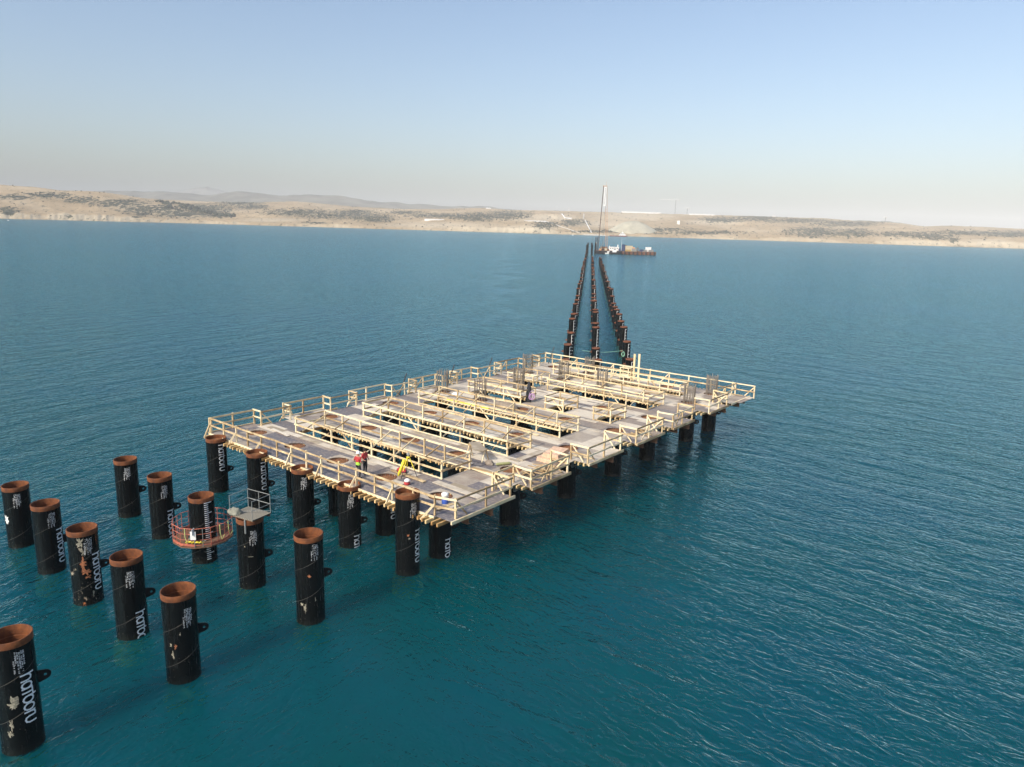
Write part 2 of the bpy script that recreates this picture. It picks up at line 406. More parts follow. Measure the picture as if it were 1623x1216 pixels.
def make_hill():
    k = NT('dry_hillside')
    pos = k.n('NewGeometry'); vec = k.coords((1, 1, 1))
    va = k.n('Attribute', attribute_name='veg').outputs['Fac']; pa = k.n('Attribute', attribute_name='pale').outputs['Fac']
    big = k.noise(vec, .006, 6, .6); fine = k.noise(k.coords((1, .3, 1)), .10, 8, .75)
    c = k.ramp(big, [(.3, (.26, .19, .105)), (.5, (.36, .27, .16)), (.7, (.46, .37, .245))])
    sep = k.n('SeparateXYZ'); k.l(pos.outputs['True Normal'], sep.inputs[0])
    cliff = k.ramp(sep.outputs[2], [(.80, g3(1)), (.955, g3(0))])
    c = k.mix(k.math('MULTIPLY', cliff, .75), c, (.44, .385, .285))
    c = k.mix(k.math('MULTIPLY', pa, .6), c, (.53, .46, .34))
    vm = k.math('ADD', k.math('MULTIPLY', va, .72), k.math('MULTIPLY', k.math('SUBTRACT', fine, .5), 5.5))
    vm = k.ramp(vm, [(.46, g3(0)), (.62, g3(1))])
    sp = k.ramp(k.noise(k.coords((1, .4, 1)), .09, 5, .7), [(.62, g3(0)), (.66, g3(.85))])
    vm = k.math('MAXIMUM', vm, k.math('MULTIPLY', sp, k.math('SUBTRACT', 1, pa)))
    gc = k.ramp(k.noise(vec, .02, 3), [(.3, (.030, .037, .022)), (.7, (.07, .07, .04))])
    c = k.mix(vm, c, gc)
    beach = k.ramp(k.n('SeparateXYZ').outputs[2], [(0, g3(0)), (1, g3(0))])
    k.l(c, k.b.inputs['Base Color']); k.b.inputs['Roughness'].default_value = 1; k.b.inputs['Specular IOR Level'].default_value = .1
    return k.m
M['hill'] = make_hill()
me = bpy.data.meshes.new('hills'); me.from_pydata(vs, [], fs); me.materials.append(M['hill'])
for nm, dat in (('veg', veg), ('pale', pale)):
    a_ = me.attributes.new(nm, 'FLOAT', 'POINT'); a_.data.foreach_set('value', dat)
me.polygons.foreach_set('use_smooth', [True]*len(fs)); me.update()
tag(link('hills', me), kind='structure')
# scrub: bushes nobody could count
M['scrub'] = simple('scrub_leaves', (.045, .050, .030), 1, 0, .4, .02, .1)
b = MB(); rs = random.Random(3)
ico = bmesh.new(); bmesh.ops.create_icosphere(ico, subdivisions=1, radius=1); ICV = [v.co.copy() for v in ico.verts]; ICF = [tuple(v.index for v in f.verts) for f in ico.faces]; ico.free()
def blob(mb, p, r, hz=.8):
    mb.add([(p.x+q.x*r*rs.uniform(.7,1.25), p.y+q.y*r*rs.uniform(.7,1.25), p.z+q.z*r*hz*rs.uniform(.7,1.2)+r*.35) for q in ICV], ICF)
for n_ in range(34000):
    i = rs.randrange(len(US)); j = rs.randrange(9, NS-5)
    if not (-300 < US[i] < 1900): continue
    t = veg[i*NS+j]; pr = grid[i][j]
    if rs.random() > (t**1.5)*.5*(1 if fbm(pr.x, pr.y, .012) > -.05 else .12) + .02: continue
    p = grid[i][j]; q = grid[min(i+1, len(US)-1)][j+1]; f_ = rs.random(); p = p.lerp(q, f_)
    blob(b, p, rs.uniform(1.2, 3.2))
for n_ in range(150):     # the dark wood on the end of the left hill
    u = rs.uniform(250, 372); s = rs.uniform(.22, .36); p = hill_point(u, s); blob(b, p, rs.uniform(4, 7.5), 1)
tag(b.build('scrub', 'scrub'), 'dark bushes and low trees scattered over the dry hills', 'scrub', None, 'stuff')
# far ridges
def ridge(name, tab, y, colr):
    mb = MB(); N = 300; u0, u1 = tab[0][0], tab[-1][0]; rows = []
    for i in range(N+1):
        u = u0+(u1-u0)*i/N; p = at_y(u, interp(u, tab), y)
        z = p.z + fbm(p.x, 0, .006)*y*.0016
        r_ = []
        for j in range(9):
            t = j/8; zz = z*(1-t)**.9 + fbm(p.x, t*900, .003)*12*sin(pi*t)
            r_.append((p.x*(1-.1*t), y-900*t, max(zz, -2)))
        r_ = [(p.x*1.05, y+600, -5)] + r_
        rows.append(r_)
    vs_ = [q for r_ in rows for q in r_]; L = 10
    fs_ = [(i*L+j, i*L+j+1, (i+1)*L+j+1, (i+1)*L+j) for i in range(N) for j in range(L-1)]
    mb.add(vs_, fs_); o = mb.build(name, colr, smooth=True); tag(o, kind='structure')
M['ridge'] = simple('wooded_ridge', (.165, .155, .12), 1, 0, .4, .008, .1)
ridge('far_hills', [(-700,320),(60,312),(150,303.5),(200,302.5),(260,303),(300,306),(320,309),(350,306),(380,304),(420,307),(440,310),(470,309),(530,310),(560,314),(600,319),(640,322),(680,324),(720,327),(760,326),(790,330),(880,338),(980,348)], 5600, 'ridge')
ridge('far_mountain', [(200,318),(262,308),(285,302),(305,299),(328,296.5),(345,301),(365,306),(400,311),(480,325)], 9500, 'ridge')
ridge('far_plateau', [(1330,358),(1352,350),(1362,349),(1400,350),(1428,354),(1440,359)], 4700, 'ridge')

# ------------------------------------------------------------------ piles
RAD = .71
LET = {  # centre lines of the stencilled letters; x along the word, y up
 'h': [[(0,0),(0,1.3)], [(0,.62),(.12,.9),(.3,1),(.5,.94),(.6,.7),(.6,0)]],
 'a': [[(.62,0),(.62,1)], [(.31+.31*cos(t*pi/6), .5+.5*sin(t*pi/6)) for t in range(13)]],
 't': [[(.3,0),(.3,1.0)], [(.0,1.0),(.62,1.0)]],
 'b': [[(0,1.3),(0,.5)], [(.33+.33*cos(t*pi/6+pi), .5+.5*sin(t*pi/6+pi)) for t in range(13)]],
 'o': [[(.33+.33*cos(t*pi/6), .5+.5*sin(t*pi/6)) for t in range(13)]],
 'r': [[(0,0),(0,1)], [(0,.62),(.08,.88),(.22,1.0),(.36,1.0)]],
 'u': [[(0,1),(0,.35),(.1,.08),(.3,0),(.5,.08),(.6,.35),(.6,1)]],
}
ADV = {'h': .78, 'a': .74, 't': .66, 'b': .76, 'o': .84, 'r': .46, 'u': .7}
def wrap(x, y, z_top, ang0, r):
    ang = ang0 + y/r            # letter tops point round the pile, the word reads downwards
    return (r*sin(ang), -r*cos(ang), z_top-x)
def ribbon(mb, pts, w, z_top, ang0, r=RAD+.006):
    for p, q in zip(pts, pts[1:]):
        dx, dy = q[0]-p[0], q[1]-p[1]; L = math.hypot(dx, dy) or 1; n_ = max(1, int(L/.08))
        nx, ny = -dy/L*w/2, dx/L*w/2; ex, ey = dx/L*w*.35, dy/L*w*.35
        for k in range(n_):
            a0 = (p[0]+dx*k/n_-(ex if k == 0 else 0), p[1]+dy*k/n_-(ey if k == 0 else 0)); a1 = (p[0]+dx*(k+1)/n_+(ex if k == n_-1 else 0), p[1]+dy*(k+1)/n_+(ey if k == n_-1 else 0))
            mb.add([wrap(a0[0]-nx, a0[1]-ny, z_top, ang0, r), wrap(a1[0]-nx, a1[1]-ny, z_top, ang0, r), wrap(a1[0]+nx, a1[1]+ny, z_top, ang0, r), wrap(a0[0]+nx, a0[1]+ny, z_top, ang0, r)], [(0,1,2,3)])
def word_mesh(z_top, ang0, size=.36, w=.062):
    mb = MB(); x = 0; k = 0
    for ch in 'hatboru':
        for pl in LET[ch]:
            k += 1
            ribbon(mb, [((x+px)*size*1.13, py*size) for px, py in pl], w, z_top, ang0, RAD+.005+.0012*(k % 4))
        x += ADV[ch]
    return mb
def stencil_mesh(z_top, ang0, seed):
    mb = MB(); rr = random.Random(seed)
    for row in range(6):
        x = rr.uniform(.2, .45) if row == 5 else rr.uniform(0, .05); end = (.62, .85, .7, .88, .5, .86)[row]; y = -.068*row
        while x < end:
            k_ = rr.random(); h_ = .042
            if k_ < .75: ribbon(mb, [(x, y), (x, y+h_)], .013, z_top, ang0)
            if k_ > .35: ribbon(mb, [(x+.004, y+rr.choice((0, h_/2, h_))), (x+.028, y+rr.choice((0, h_/2, h_)))], .012, z_top, ang0, RAD+.0068)
            x += .040 if rr.random() < .85 else .085
    return mb
def marks_mesh(z0, z1, ang0, r, step=.1, tick=.11, big=.22, line=.0, th=.42):
    mb = MB(); z = z1; i = 0
    if line: ribbon(mb, [(0, 0), (z1-z0, 0)], line, z1, ang0, r)
    while z > z0:
        L = big if i % 5 == 0 else tick
        ribbon(mb, [(0, -.01), (0, L)], step*th, z, ang0, r+.0015); z -= step; i += 1
    return mb
def lug_mesh(r, size=.5):
    # an eye plate: a flat plate with a round end and a hole, standing off the pile
    mb = MB(); t = .04; N = 14; out = []; hol = []
    cx, hr = r+size*.55, size*.13
    for k in range(N):
        a = 2*pi*k/N; hol.append((cx+hr*cos(a), hr*sin(a)))
        ca, sa = cos(a), sin(a)
        if ca > -.2: out.append((cx+size*.45*ca, size*.45*sa))
        else:
            out.append((r-.06, size*.62*(1 if sa > 1e-6 else -1 if sa < -1e-6 else 0)))
    for s_ in (-1, 1):
        o_ = [(x, s_*t/2, z) for x, z in out]+[(x, s_*t/2, z) for x, z in hol]
        mb.add(o_, [((k, (k+1)%N, N+(k+1)%N, N+k) if s_ < 0 else (N+k, N+(k+1)%N, (k+1)%N, k)) for k in range(N)])
    for ring in (out, hol):
        o_ = [(x, -t/2, z) for x, z in ring]+[(x, t/2, z) for x, z in ring]
        mb.add(o_, [(k, (k+1)%N, N+(k+1)%N, N+k) for k in range(N)])
    return mb
def pile_shell(ztop, r=RAD, band=.25, seed=0, seg=48):
    mb = MB(); mb.lathe([(r+.22, -1.6), (r+.2, -.6), (r+.08, -.14), (r, .02), (r, .5), (r, 1.5), (r, 2.6), (r, ztop-band)], seg); return mb
def rim_mesh(ztop, r=RAD, band=.25, plug=.6, seg=48):
    mb = MB(); t = .028
    mb.lathe([(r+.004, ztop-band-.02), (r+.009, ztop-band+.01), (r+.009, ztop-.006), (r+.004, ztop), (r-t, ztop), (r-t-.004, ztop-.01), (r-t-.004, ztop-min(.42, plug)), (r-t-.05, ztop-min(.43, plug+.01)), (r-t-.05, ztop-plug-.05)], seg)
    return mb
def plug_mesh(ztop, r=RAD, plug=.6, dome=0, seed=0):
    mb = MB(); rr = random.Random(seed); ph = rr.random()*6
    pts = []; N = 32; vs_ = [(0, 0, ztop-plug+dome)]; fs_ = []
    K = 5
    for i in range(1, K+1):
        q = i/K
        for k in range(N):
            a = 2*pi*k/N; vs_.append(((r-.06)*q*cos(a), (r-.06)*q*sin(a), ztop-plug + dome*(1-q*q) + .03*noise.noise(Vector((q*3*cos(a), q*3*sin(a), seed)))*(1 if i < K else 0)))
    for k in range(N): fs_.append((0, 1+k, 1+(k+1)%N))
    for i in range(K-1):
        for k in range(N):
            fs_.append((1+i*N+k, 1+(i+1)*N+k, 1+(i+1)*N+(k+1)%N, 1+i*N+(k+1)%N))
    mb.add(vs_, fs_); return mb
def view_ang(p):     # the angle round the pile that faces the camera place
    return math.atan2(p.x, p.y)
def near_pile(u, v, vt, label, word=None, sten=None, lug=None, dirty=False, plug=.75, dome=0, marks=False, seed=1, ut=None, patches=()):
    p = on_z(u, v, 0)
    # real height from the measured top
    lo, hi = 2.5, 6.5
    for _ in range(30):
        m_ = (lo+hi)/2
        if project((p.x, p.y, m_))[1] > vt: lo = m_
        else: hi = m_
    zt = (lo+hi)/2
    t = thing('steel_pile', label, 'pile', p, 0, 'freestanding pipe piles beside the platform')
    va = -view_ang(p)
    body = pile_shell(zt, seed=seed).build('pipe', 'black_dirty' if dirty else 'black', t, True); smooth_by_angle(body)
    smooth_by_angle(rim_mesh(zt, plug=plug).build('rusty_rim', 'rust', t))
    plug_mesh(zt, plug=plug, dome=dome, seed=seed).build('pile_fill', 'plug', t, True)
    if word is not None: word_mesh(zt-word[0], va+R(word[1])).build('lettering', 'stencil', t)
    if sten is not None: stencil_mesh(zt-sten[0], va+R(sten[1]), seed).build('stencil_text', 'stencil', t)
    if marks: marks_mesh(.2, zt-.28, va+R(12), RAD+.006, .125, .2, .42, 0, .4).build('depth_marks', 'stencil', t)
    if lug is not None:
        o = lug_mesh(RAD, .44).build('lifting_lug', 'lug', t); o.location = (0, 0, zt*lug); o.rotation_euler.z = R(8)-view_ang(p)
    # weld seams spiralling round the pipe
    sm_ = MB()
    for z0 in (zt-1.3-.2*(seed % 3), zt-3.2):
        pts = [((RAD+.004)*cos(a), (RAD+.004)*sin(a), z0+.36*(a+pi/2)) for a in [(-pi*1.05)+i*pi*1.1/22 for i in range(23)]]
        sm_.tube(pts, .0045, 4, caps=False)
    sm_.build('weld_seam', 'seam', t)
    return t, zt, p
SP_ = {}
NP = [
 ('O4', 38,1178,1005, dict(label='nearest black pile with white lettering, cut by the left edge', word=(1.45,12), sten=(.42,25), lug=.55, plug=1.1, seed=11, patches=1, dirty=False)),
 ('P0', 35,862,768, dict(label='black pile with bright scuff at its left side, leftmost of all in the photo', sten=(.40,12), lug=.40, plug=.85, seed=12)),
 ('P1', 83,902,797, dict(label='black pile with thin white lettering, second from the left of the front line of piles', word=(1.5,34), sten=(.42,30), lug=.42, plug=.85, seed=13)),
 ('P2', 129+12,950,836, dict(label='black pile with rust and pale peeled patches down its face', word=(1.35,30), sten=(.40,28), lug=.45, dirty=True, plug=.85, seed=14)),
 ('P3', 211,1003,880, dict(label='black pile with short lettering dipping into the water and a bright orange rim', word=(2.75,16), sten=(.55,18), lug=.47, plug=.95, seed=15)),
 ('P4', 292,1070,934, dict(label='black pile with a deep orange-lit mouth, tallest looking in the left foreground', sten=(.65,36), lug=.5, plug=1.2, seed=16)),
 ('Q0', 206,815,727, dict(label='black pile farthest left in the line that holds the red ring cage', sten=(.42,14), lug=.42, plug=.85, seed=21)),
 ('Q1', 260,848,753, dict(label='black pile standing just left of the red ring cage', word=(2.25,26), sten=(.5,28), lug=.45, plug=.85, seed=22)),
 ('Q2', 325,886,785, dict(label='black pile inside the red ring cage with a white tick scale down its side', marks=True, plug=.85, seed=23)),
 ('Q3', 401,925,818, dict(label='black pile carrying the small grey railed work stand on its top', sten=(.6,22), lug=.42, plug=.6, seed=24)),
 ('Q4', 493,980,845, dict(label='black pile with scraped patches, alone in front of the platform', sten=(.35,35), lug=.52, plug=.8, seed=25)),
 ('R0', 347,776,693, dict(label='black pile with white lettering at the left corner of the platform', word=(.45,12), lug=.38, plug=.28, seed=31)),
 ('R1', 411,803,716, dict(label='black pile with white lettering behind the grey railed work stand', word=(.65,20), lug=.4, plug=.28, seed=32)),
 ('R2', 482,832,741, dict(label='black pile in the middle of the row along the platform front', sten=(.45,18), lug=.38, plug=.3, seed=33)),
 ('R3', 555,862,767, dict(label='black pile right below the workers at the platform front', sten=(.45,18), word=(3.25,22), lug=.38, plug=.3, seed=34)),
 ('R4', 646,905,779, dict(label='tall black pile with full white lettering at the right of the platform front', sten=(.45,40), word=(2.2,40), plug=.32, dome=.12, seed=35)),
]
for key, u, v, vt, kw in NP: SP_[key] = near_pile(u, v, vt, **kw)
# details of single piles
def patch(t, zt, p, items, name='paint_scrape'):
    va = -view_ang(p)
    for (mat, z, ang, ww, hh, seed) in items:
        mb = MB(); rr = random.Random(seed); N = 26; ctr = wrap(zt-z, RAD*R(ang), zt, va, RAD+.004)
        ring = []
        for k in range(N):
            a = 2*pi*k/N; q = .8+.95*noise.noise(Vector((cos(a)*2.2, sin(a)*2.2, seed*3.1)))+rr.uniform(-.22, .22)
            ring.append((zt-z+hh/2*sin(a)*q, RAD*R(ang)+ww/2*cos(a)*q))
        vs_ = [ctr]; K = 3
        for i in range(1, K+1):
            for (x, y) in ring:
                xx = (zt-z)+(x-(zt-z))*i/K; yy = RAD*R(ang)+(y-RAD*R(ang))*i/K
                vs_.append(wrap(xx, yy, zt, va, RAD+.0035+.0006*(seed % 5)))
        fs_ = [(0, 1+k, 1+(k+1)%N) for k in range(N)]
        for i in range(K-1):
            for k in range(N): fs_.append((1+i*N+k, 1+(i+1)*N+k, 1+(i+1)*N+(k+1)%N, 1+i*N+(k+1)%N))
        mb.add(vs_, fs_); mb.build(name, mat, t)
M['chalk'] = simple('chalky_scrape', (.27, .25, .19), .9, 0, .8, 14)
M['orange_rust'] = simple('orange_rust', (.36, .135, .06), .9, 0, .5, 9)
patch(*[SP_['P2'][i] for i in (0, 1, 2)], [('chalk', 3.5, -12, .34, .55, 3), ('chalk', 3.0, -5, .25, .5, 5), ('orange_rust', 2.35, -8, .34, .7, 8), ('orange_rust', 1.9, 0, .55, .35, 9), ('orange_rust', 1.6, 8, .3, .2, 4)])
patch(*[SP_['O4'][i] for i in (0, 1, 2)], [('chalk', 2.15, -15, .42, .55, 13), ('chalk', 1.3, -25, .14, .4, 14), ('chalk', .95, -33, .30, .25, 15)])
patch(*[SP_['P4'][i] for i in (0, 1, 2)], [('chalk', 1.9, -38, .10, .2, 23), ('orange_rust', 1.85, -20, .12, .25, 24), ('chalk', 1.4, -32, .12, .5, 25), ('chalk', 2.4, -4, .07, .16, 26)])
patch(*[SP_['Q4'][i] for i in (0, 1, 2)], [('chalk', 1.15, -35, .16, .2, 33), ('chalk', .95, -22, .14, .45, 34), ('chalk', 1.4, 20, .05, .3, 35), ('orange_rust', 2.7, -2, .2, .17, 36)])
patch(*[SP_['R4'][i] for i in (0, 1, 2)], [('orange_rust', 2.55, 3, .16, .14, 43), ('chalk', 2.35, 8, .12, .1, 44)])
patch(*[SP_['Q2'][i] for i in (0, 1, 2)], [('chalk', .75, 12, .28, .14, 46), ('chalk', 2.75, 14, .16, .12, 47)])
patch(*[SP_['P0'][i] for i in (0, 1, 2)], [('white', 1.85, -62, .3, .6, 53)])
patch(*[SP_['Q3'][i] for i in (0, 1, 2)], [('chalk', 1.95, -5, .3, .05, 56), ('chalk', 2.55, -28, .07, .1, 57)])

# piles that carry the platform, their tops showing in the round holes of the deck
def deck_pile(c, a, ztop, word, key, lug=True):
    t = bpy.data.objects.new('steel_pile', None); col.objects.link(t)
    t.location = W(c, a, 0)
    return t
proto_meshes = {}
def pm(key, fn, mats, sm_=True):
    if key not in proto_meshes:
        o = fn().build('tmp', mats, None, sm_); smooth_by_angle(o); me_ = o.data; me_.name = key; bpy.data.objects.remove(o); proto_meshes[key] = me_
    return proto_meshes[key]
ZP = DZ-.07
rown = ['nearest','second','third','fourth','fifth','sixth','farthest']
coln = ['line at the left edge','second line from the left','middle line','second line from the right','line at the right edge']
for i, a in enumerate(BENTS):
    for j, c in enumerate(COLS):
        p = W(c, a, 0)
        t = thing('steel_pile', 'black pile under the platform, %s row, %s' % (rown[i], coln[j]), 'pile', p, 0, 'piles carrying the platform')
        link('pipe', pm('deckpipe', lambda: pile_shell(ZP), 'black'), t)
        link('rusty_rim', pm('deckrim', lambda: rim_mesh(ZP, plug=.14), 'rust_dark'), t)
        link('pile_fill', pm('deckplug', lambda: plug_mesh(ZP, plug=.06, seed=4), 'plug'), t)
        va = -view_ang(p)
        if (i, j) in ((0, 3), (0, 4), (6, 4), (0, 2)):
            z_ = {(0,3): 3.1, (0,4): 1.2, (6,4): 9, (0,2): 9}[(i, j)]
            if z_ < 5: word_mesh(z_, va+R(28)).build('lettering', 'stencil', t)
        o = link('lifting_lug', pm('lug', lambda: lug_mesh(RAD, .44), 'lug', False), t, (0, 0, 1.9)); o.rotation_euler.z = R(8)-view_ang(p)

# ------------------------------------------------------------------ platform deck
OPEN = [(-47.25,-31.5,32.6,35.2),(-47.25,-31.5,39.35,42.0),(-47.3,-31.5,45.9,48.4),(-47.2,-40.7,52.6,54.7),(-37.8,-35.85,52.6,54.8),(-32.5,-30.85,52.45,54.8),
        (-47.3,-44.0,58.9,61.6),(-42.2,-30.85,59.0,62.0),(-46.8,-31.3,66.45,67.95)]
LT = [(27.9,31.7),(34.4,38.5),(41.3,45.6),(48.7,52.4),(54.6,57.9),(61.8,66.1),(68.9,71.6)]
RT = [(27.9,33.3),(35.3,39.4),(41.9,46.4),(48.7,53.1),(54.9,58.7),(62.2,66.3),(67.2,71.6)]
CL, CRi, A0, A1 = -50.8, -27.35, 27.75, 71.5
dk = thing('work_platform', 'large timber formwork platform with round pile holes and long gaps over the sea', 'platform', W(-39, 50, 0), -PHI)
def dl(c, a, z): return (c+39, a-50, z)   # deck-local coordinates
class DMB(MB):     # works in c, a, z
    def __init__(s, c0=-39, a0=50): super().__init__(); s.c0 = c0; s.a0 = a0
    def build(s, *k, **kw):
        s.v = [(x-s.c0, y-s.a0, z) for x, y, z in s.v]; return super().build(*k, **kw)
top = DMB(); rng = random.Random(5)
cs = sorted({CL, CRi} | {x for o in OPEN for x in o[:2]} | {c-.95 for c in COLS} | {c+.95 for c in COLS})
as_ = sorted({A0, A1} | {x for o in OPEN for x in o[2:]} | {a-.95 for a in BENTS} | {a+.95 for a in BENTS})
def is_open(c, a): return any(o[0] < c < o[1] and o[2] < a < o[3] for o in OPEN)
def is_hole(c, a): return any(abs(c-x) < .95 and abs(a-y) < .95 for x in COLS for y in BENTS)
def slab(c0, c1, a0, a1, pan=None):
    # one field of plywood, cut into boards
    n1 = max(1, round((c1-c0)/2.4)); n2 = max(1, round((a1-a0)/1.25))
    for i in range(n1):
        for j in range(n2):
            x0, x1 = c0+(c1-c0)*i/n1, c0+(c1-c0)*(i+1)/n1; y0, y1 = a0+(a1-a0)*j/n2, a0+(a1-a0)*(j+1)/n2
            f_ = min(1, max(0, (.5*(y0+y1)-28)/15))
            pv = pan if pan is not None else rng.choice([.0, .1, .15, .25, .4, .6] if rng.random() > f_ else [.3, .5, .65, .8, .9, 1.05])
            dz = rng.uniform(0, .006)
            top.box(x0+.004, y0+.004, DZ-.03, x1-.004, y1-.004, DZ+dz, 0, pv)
# merge cells in strips so boards keep sensible sizes
for j in range(len(as_)-1):
    ya, yb = as_[j], as_[j+1]; ym = (ya+yb)/2; run = None
    for i in range(len(cs)-1):
        xa, xb = cs[i], cs[i+1]; xm = (xa+xb)/2
        solid = not is_open(xm, ym) and not is_hole(xm, ym)
        if solid: run = (run[0], xb) if run else (xa, xb)
        if (not solid or i == len(cs)-2) and run:
            slab(run[0], run[1], ya, yb); run = None
def hole_tile(c, a, pv):
    N = 40; r = .76; q = .95; vs_ = []; z = DZ+.002
    for k in range(N):
        t = 2*pi*k/N; x, y = cos(t), sin(t); m_ = q/max(abs(x), abs(y)); vs_.append((c+x*m_, a+y*m_, z)); vs_.append((c+r*x, a+r*y, z)); vs_.append((c+r*x, a+r*y, z-.04))
    fs_ = []
    for k in range(N):
        l = (k+1) % N; fs_ += [(3*k, 3*l, 3*l+1, 3*k+1), (3*k+1, 3*l+1, 3*l+2, 3*k+2)]
    top.add(vs_, fs_, 0, pv)
for i, a in enumerate(BENTS):
    for j, c in enumerate(COLS):
        hole_tile(c, a, .62 if (i*5+j) % 3 == 0 else rng.choice([.35, .5, .75]))
for tabs, side in ((LT, -1), (RT, 1)):
    for (a0, a1) in tabs:
        if side < 0: slab(CL-.95, CL, a0, a1)
        else: slab(CRi, -26.2, a0, a1, None)
slab(-26.2, -25.6, 68.2, 71.5)
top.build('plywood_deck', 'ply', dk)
# pale runs of board laid over the plywood
bd = DMB()
for (c0, c1, a, wd) in ((-50,-33,31.95,.5),(-33,-27.6,32.4,.42),(-31,-27.5,29.6,.9),(-47,-38,35.6,.35),(-46,-30,38.9,.35),(-50,-42,42.6,.5),(-44,-31,45.4,.5),(-50,-33,48.9,.6),(-46,-29,51.9,.5),(-44,-29,55.6,.55),(-45,-32,58.3,.5),(-47,-28,62.8,.55),(-47,-28,66.1,.4),(-38,-28,42.5,.6),(-40,-30,49.6,.4)):
    x = c0
    while x < c1:
        L = min(rng.uniform(1.5, 3.5), c1-x)
        if not any(abs(x+L/2-cc) < L/2+.8 and abs(a-bb) < .8+wd/2 for cc in COLS for bb in BENTS) and not any(o[0] < x+L and x < o[1] and o[2] < a+wd/2 and a-wd/2 < o[3] for o in OPEN):
            bd = DMB(); bd.box(x, a-wd/2+rng.uniform(-.03, .03), DZ+.009, x+L-.03, a+wd/2, DZ+.03+rng.uniform(0, .008)); bd.build('pale_board', 'plank', dk)
        x += L
# edge boards and beams
for (c0, c1, a0, a1) in OPEN:
    for a_ in (a0-.10, a1+.02):
        eb = DMB(); eb.box(c0-.1, a_, DZ+.012, c1+.1, a_+.08, DZ+.075); eb.build('edge_board', 'pine', dk)
eb = DMB()
for (a0, a1) in RT: eb = DMB(); eb.box(-26.17, a0-.1, DZ-.14, -26.07, a1+.15, DZ+.05); eb.build('edge_board', 'pine', dk)
for (a0, a1) in LT: eb = DMB(); eb.box(CL-1.08, a0-.1, DZ-.14, CL-.98, a1+.1, DZ+.05); eb.build('edge_board', 'pine', dk)
eb = DMB(); eb.box(-51.6, A0-.06, DZ-.10, -27.4, A0-.012, DZ+.05)
eb.build('edge_board', 'pine', dk)
for a in BENTS:
    for off in (-.95, .95):
        mb = DMB(); y = a+off
        for (z0, z1, w_) in ((DZ-.62, DZ-.585, .22), (DZ-.585, DZ-.275, .03), (DZ-.275, DZ-.24, .22)):
            mb.box(-51.4, y-w_/2, z0, -26.25+.2*((int(a)+int(off > 0)) % 2), y+w_/2, z1)
        mb.build('steel_beam', 'steel_beam', dk)
br = None
for i, a in enumerate(BENTS):
    for c in (COLS[0], COLS[-1]):
        s_ = 1 if c > -40 else -1
        for off in (-.5,):
            mb = DMB(); x = c+s_*RAD
            mb.box(min(x, x+s_*.14), a+off-.09, DZ-1.25, max(x, x+s_*.14), a+off+.09, DZ-.63)
            mb.bar((x+s_*.08, a+off, DZ-1.2), (x+s_*.95, a+off, DZ-.68), .1, .1)
            mb.build('bracket', 'galv', dk)
# joists: their ends poke out along every edge
strips = []
yy = [A0] + [v for o in (OPEN[0], OPEN[1], OPEN[2]) for v in o[2:]]
rows_ = [(A0-.55, 32.85, -51.4, -26.6), (35.02, 39.58, -51.4, -26.6), (41.82, 46.12, -51.4, -26.6), (48.22, 52.72, -51.4, -26.6), (54.6, 59.1, -51.4, -26.6), (61.5, 66.55, -51.4, -26.6), (67.85, 71.9, -51.4, -26.2)]
jl = []
for (a0, a1, c0, c1) in rows_:
    x = c0
    while x < c1:
        jl.append((x, a0+rng.uniform(-.12, .06), a1+rng.uniform(-.06, .14))); x += rng.uniform(.36, .46)
jl.sort(key=lambda q: q[1]); rest = DMB()
def joist(mb, x, a0, a1):
    w_ = rng.uniform(.09, .12); mb.box(x, a0, DZ-.235, x+w_, a1, DZ-.035-rng.uniform(0, .01))
pieces = []
for (x, a0, a1) in jl:
    cut = any(x-.80 < c < x+.90 for c in COLS)
    bb = [y for y in BENTS if a0 < y < a1]
    if cut and bb: pieces += [(x, a0, bb[0]-.82), (x, bb[0]+.82, a1)]
    else: pieces.append((x, a0, a1))
for k, (x, a0, a1) in enumerate(pieces):
    if k < 100: mb = DMB(); joist(mb, x, a0, a1); mb.build('joist', 'joist', dk)
    else: joist(rest, x, a0, a1)
for (a0, a1) in ((33.05,34.85),(39.75,41.65),(46.3,48.05),(52.85,54.4),(59.3,61.3),(66.7,67.7)):
    for x in [-50.6+.42*i for i in range(8)] + [-31.2+.42*i for i in range(9)]:
        rest.box(x, a0+.26, DZ-.235, x+.1, a1-.27, DZ-.04)
o = rest.build('joist_rows', 'joist', dk); o['kind'] = 'stuff'
# gap sides on the left and right that run along the joists are carried by ledgers
for (c0, c1, a0, a1) in OPEN:
    mb = DMB(); mb.box(c0-.1, a0, DZ-.24, c0-.01, a1, DZ-.035); mb.build('ledger', 'joist', dk)
    mb = DMB(); mb.box(c1+.01, a0, DZ-.24, c1+.1, a1, DZ-.035); mb.build('ledger', 'joist', dk)

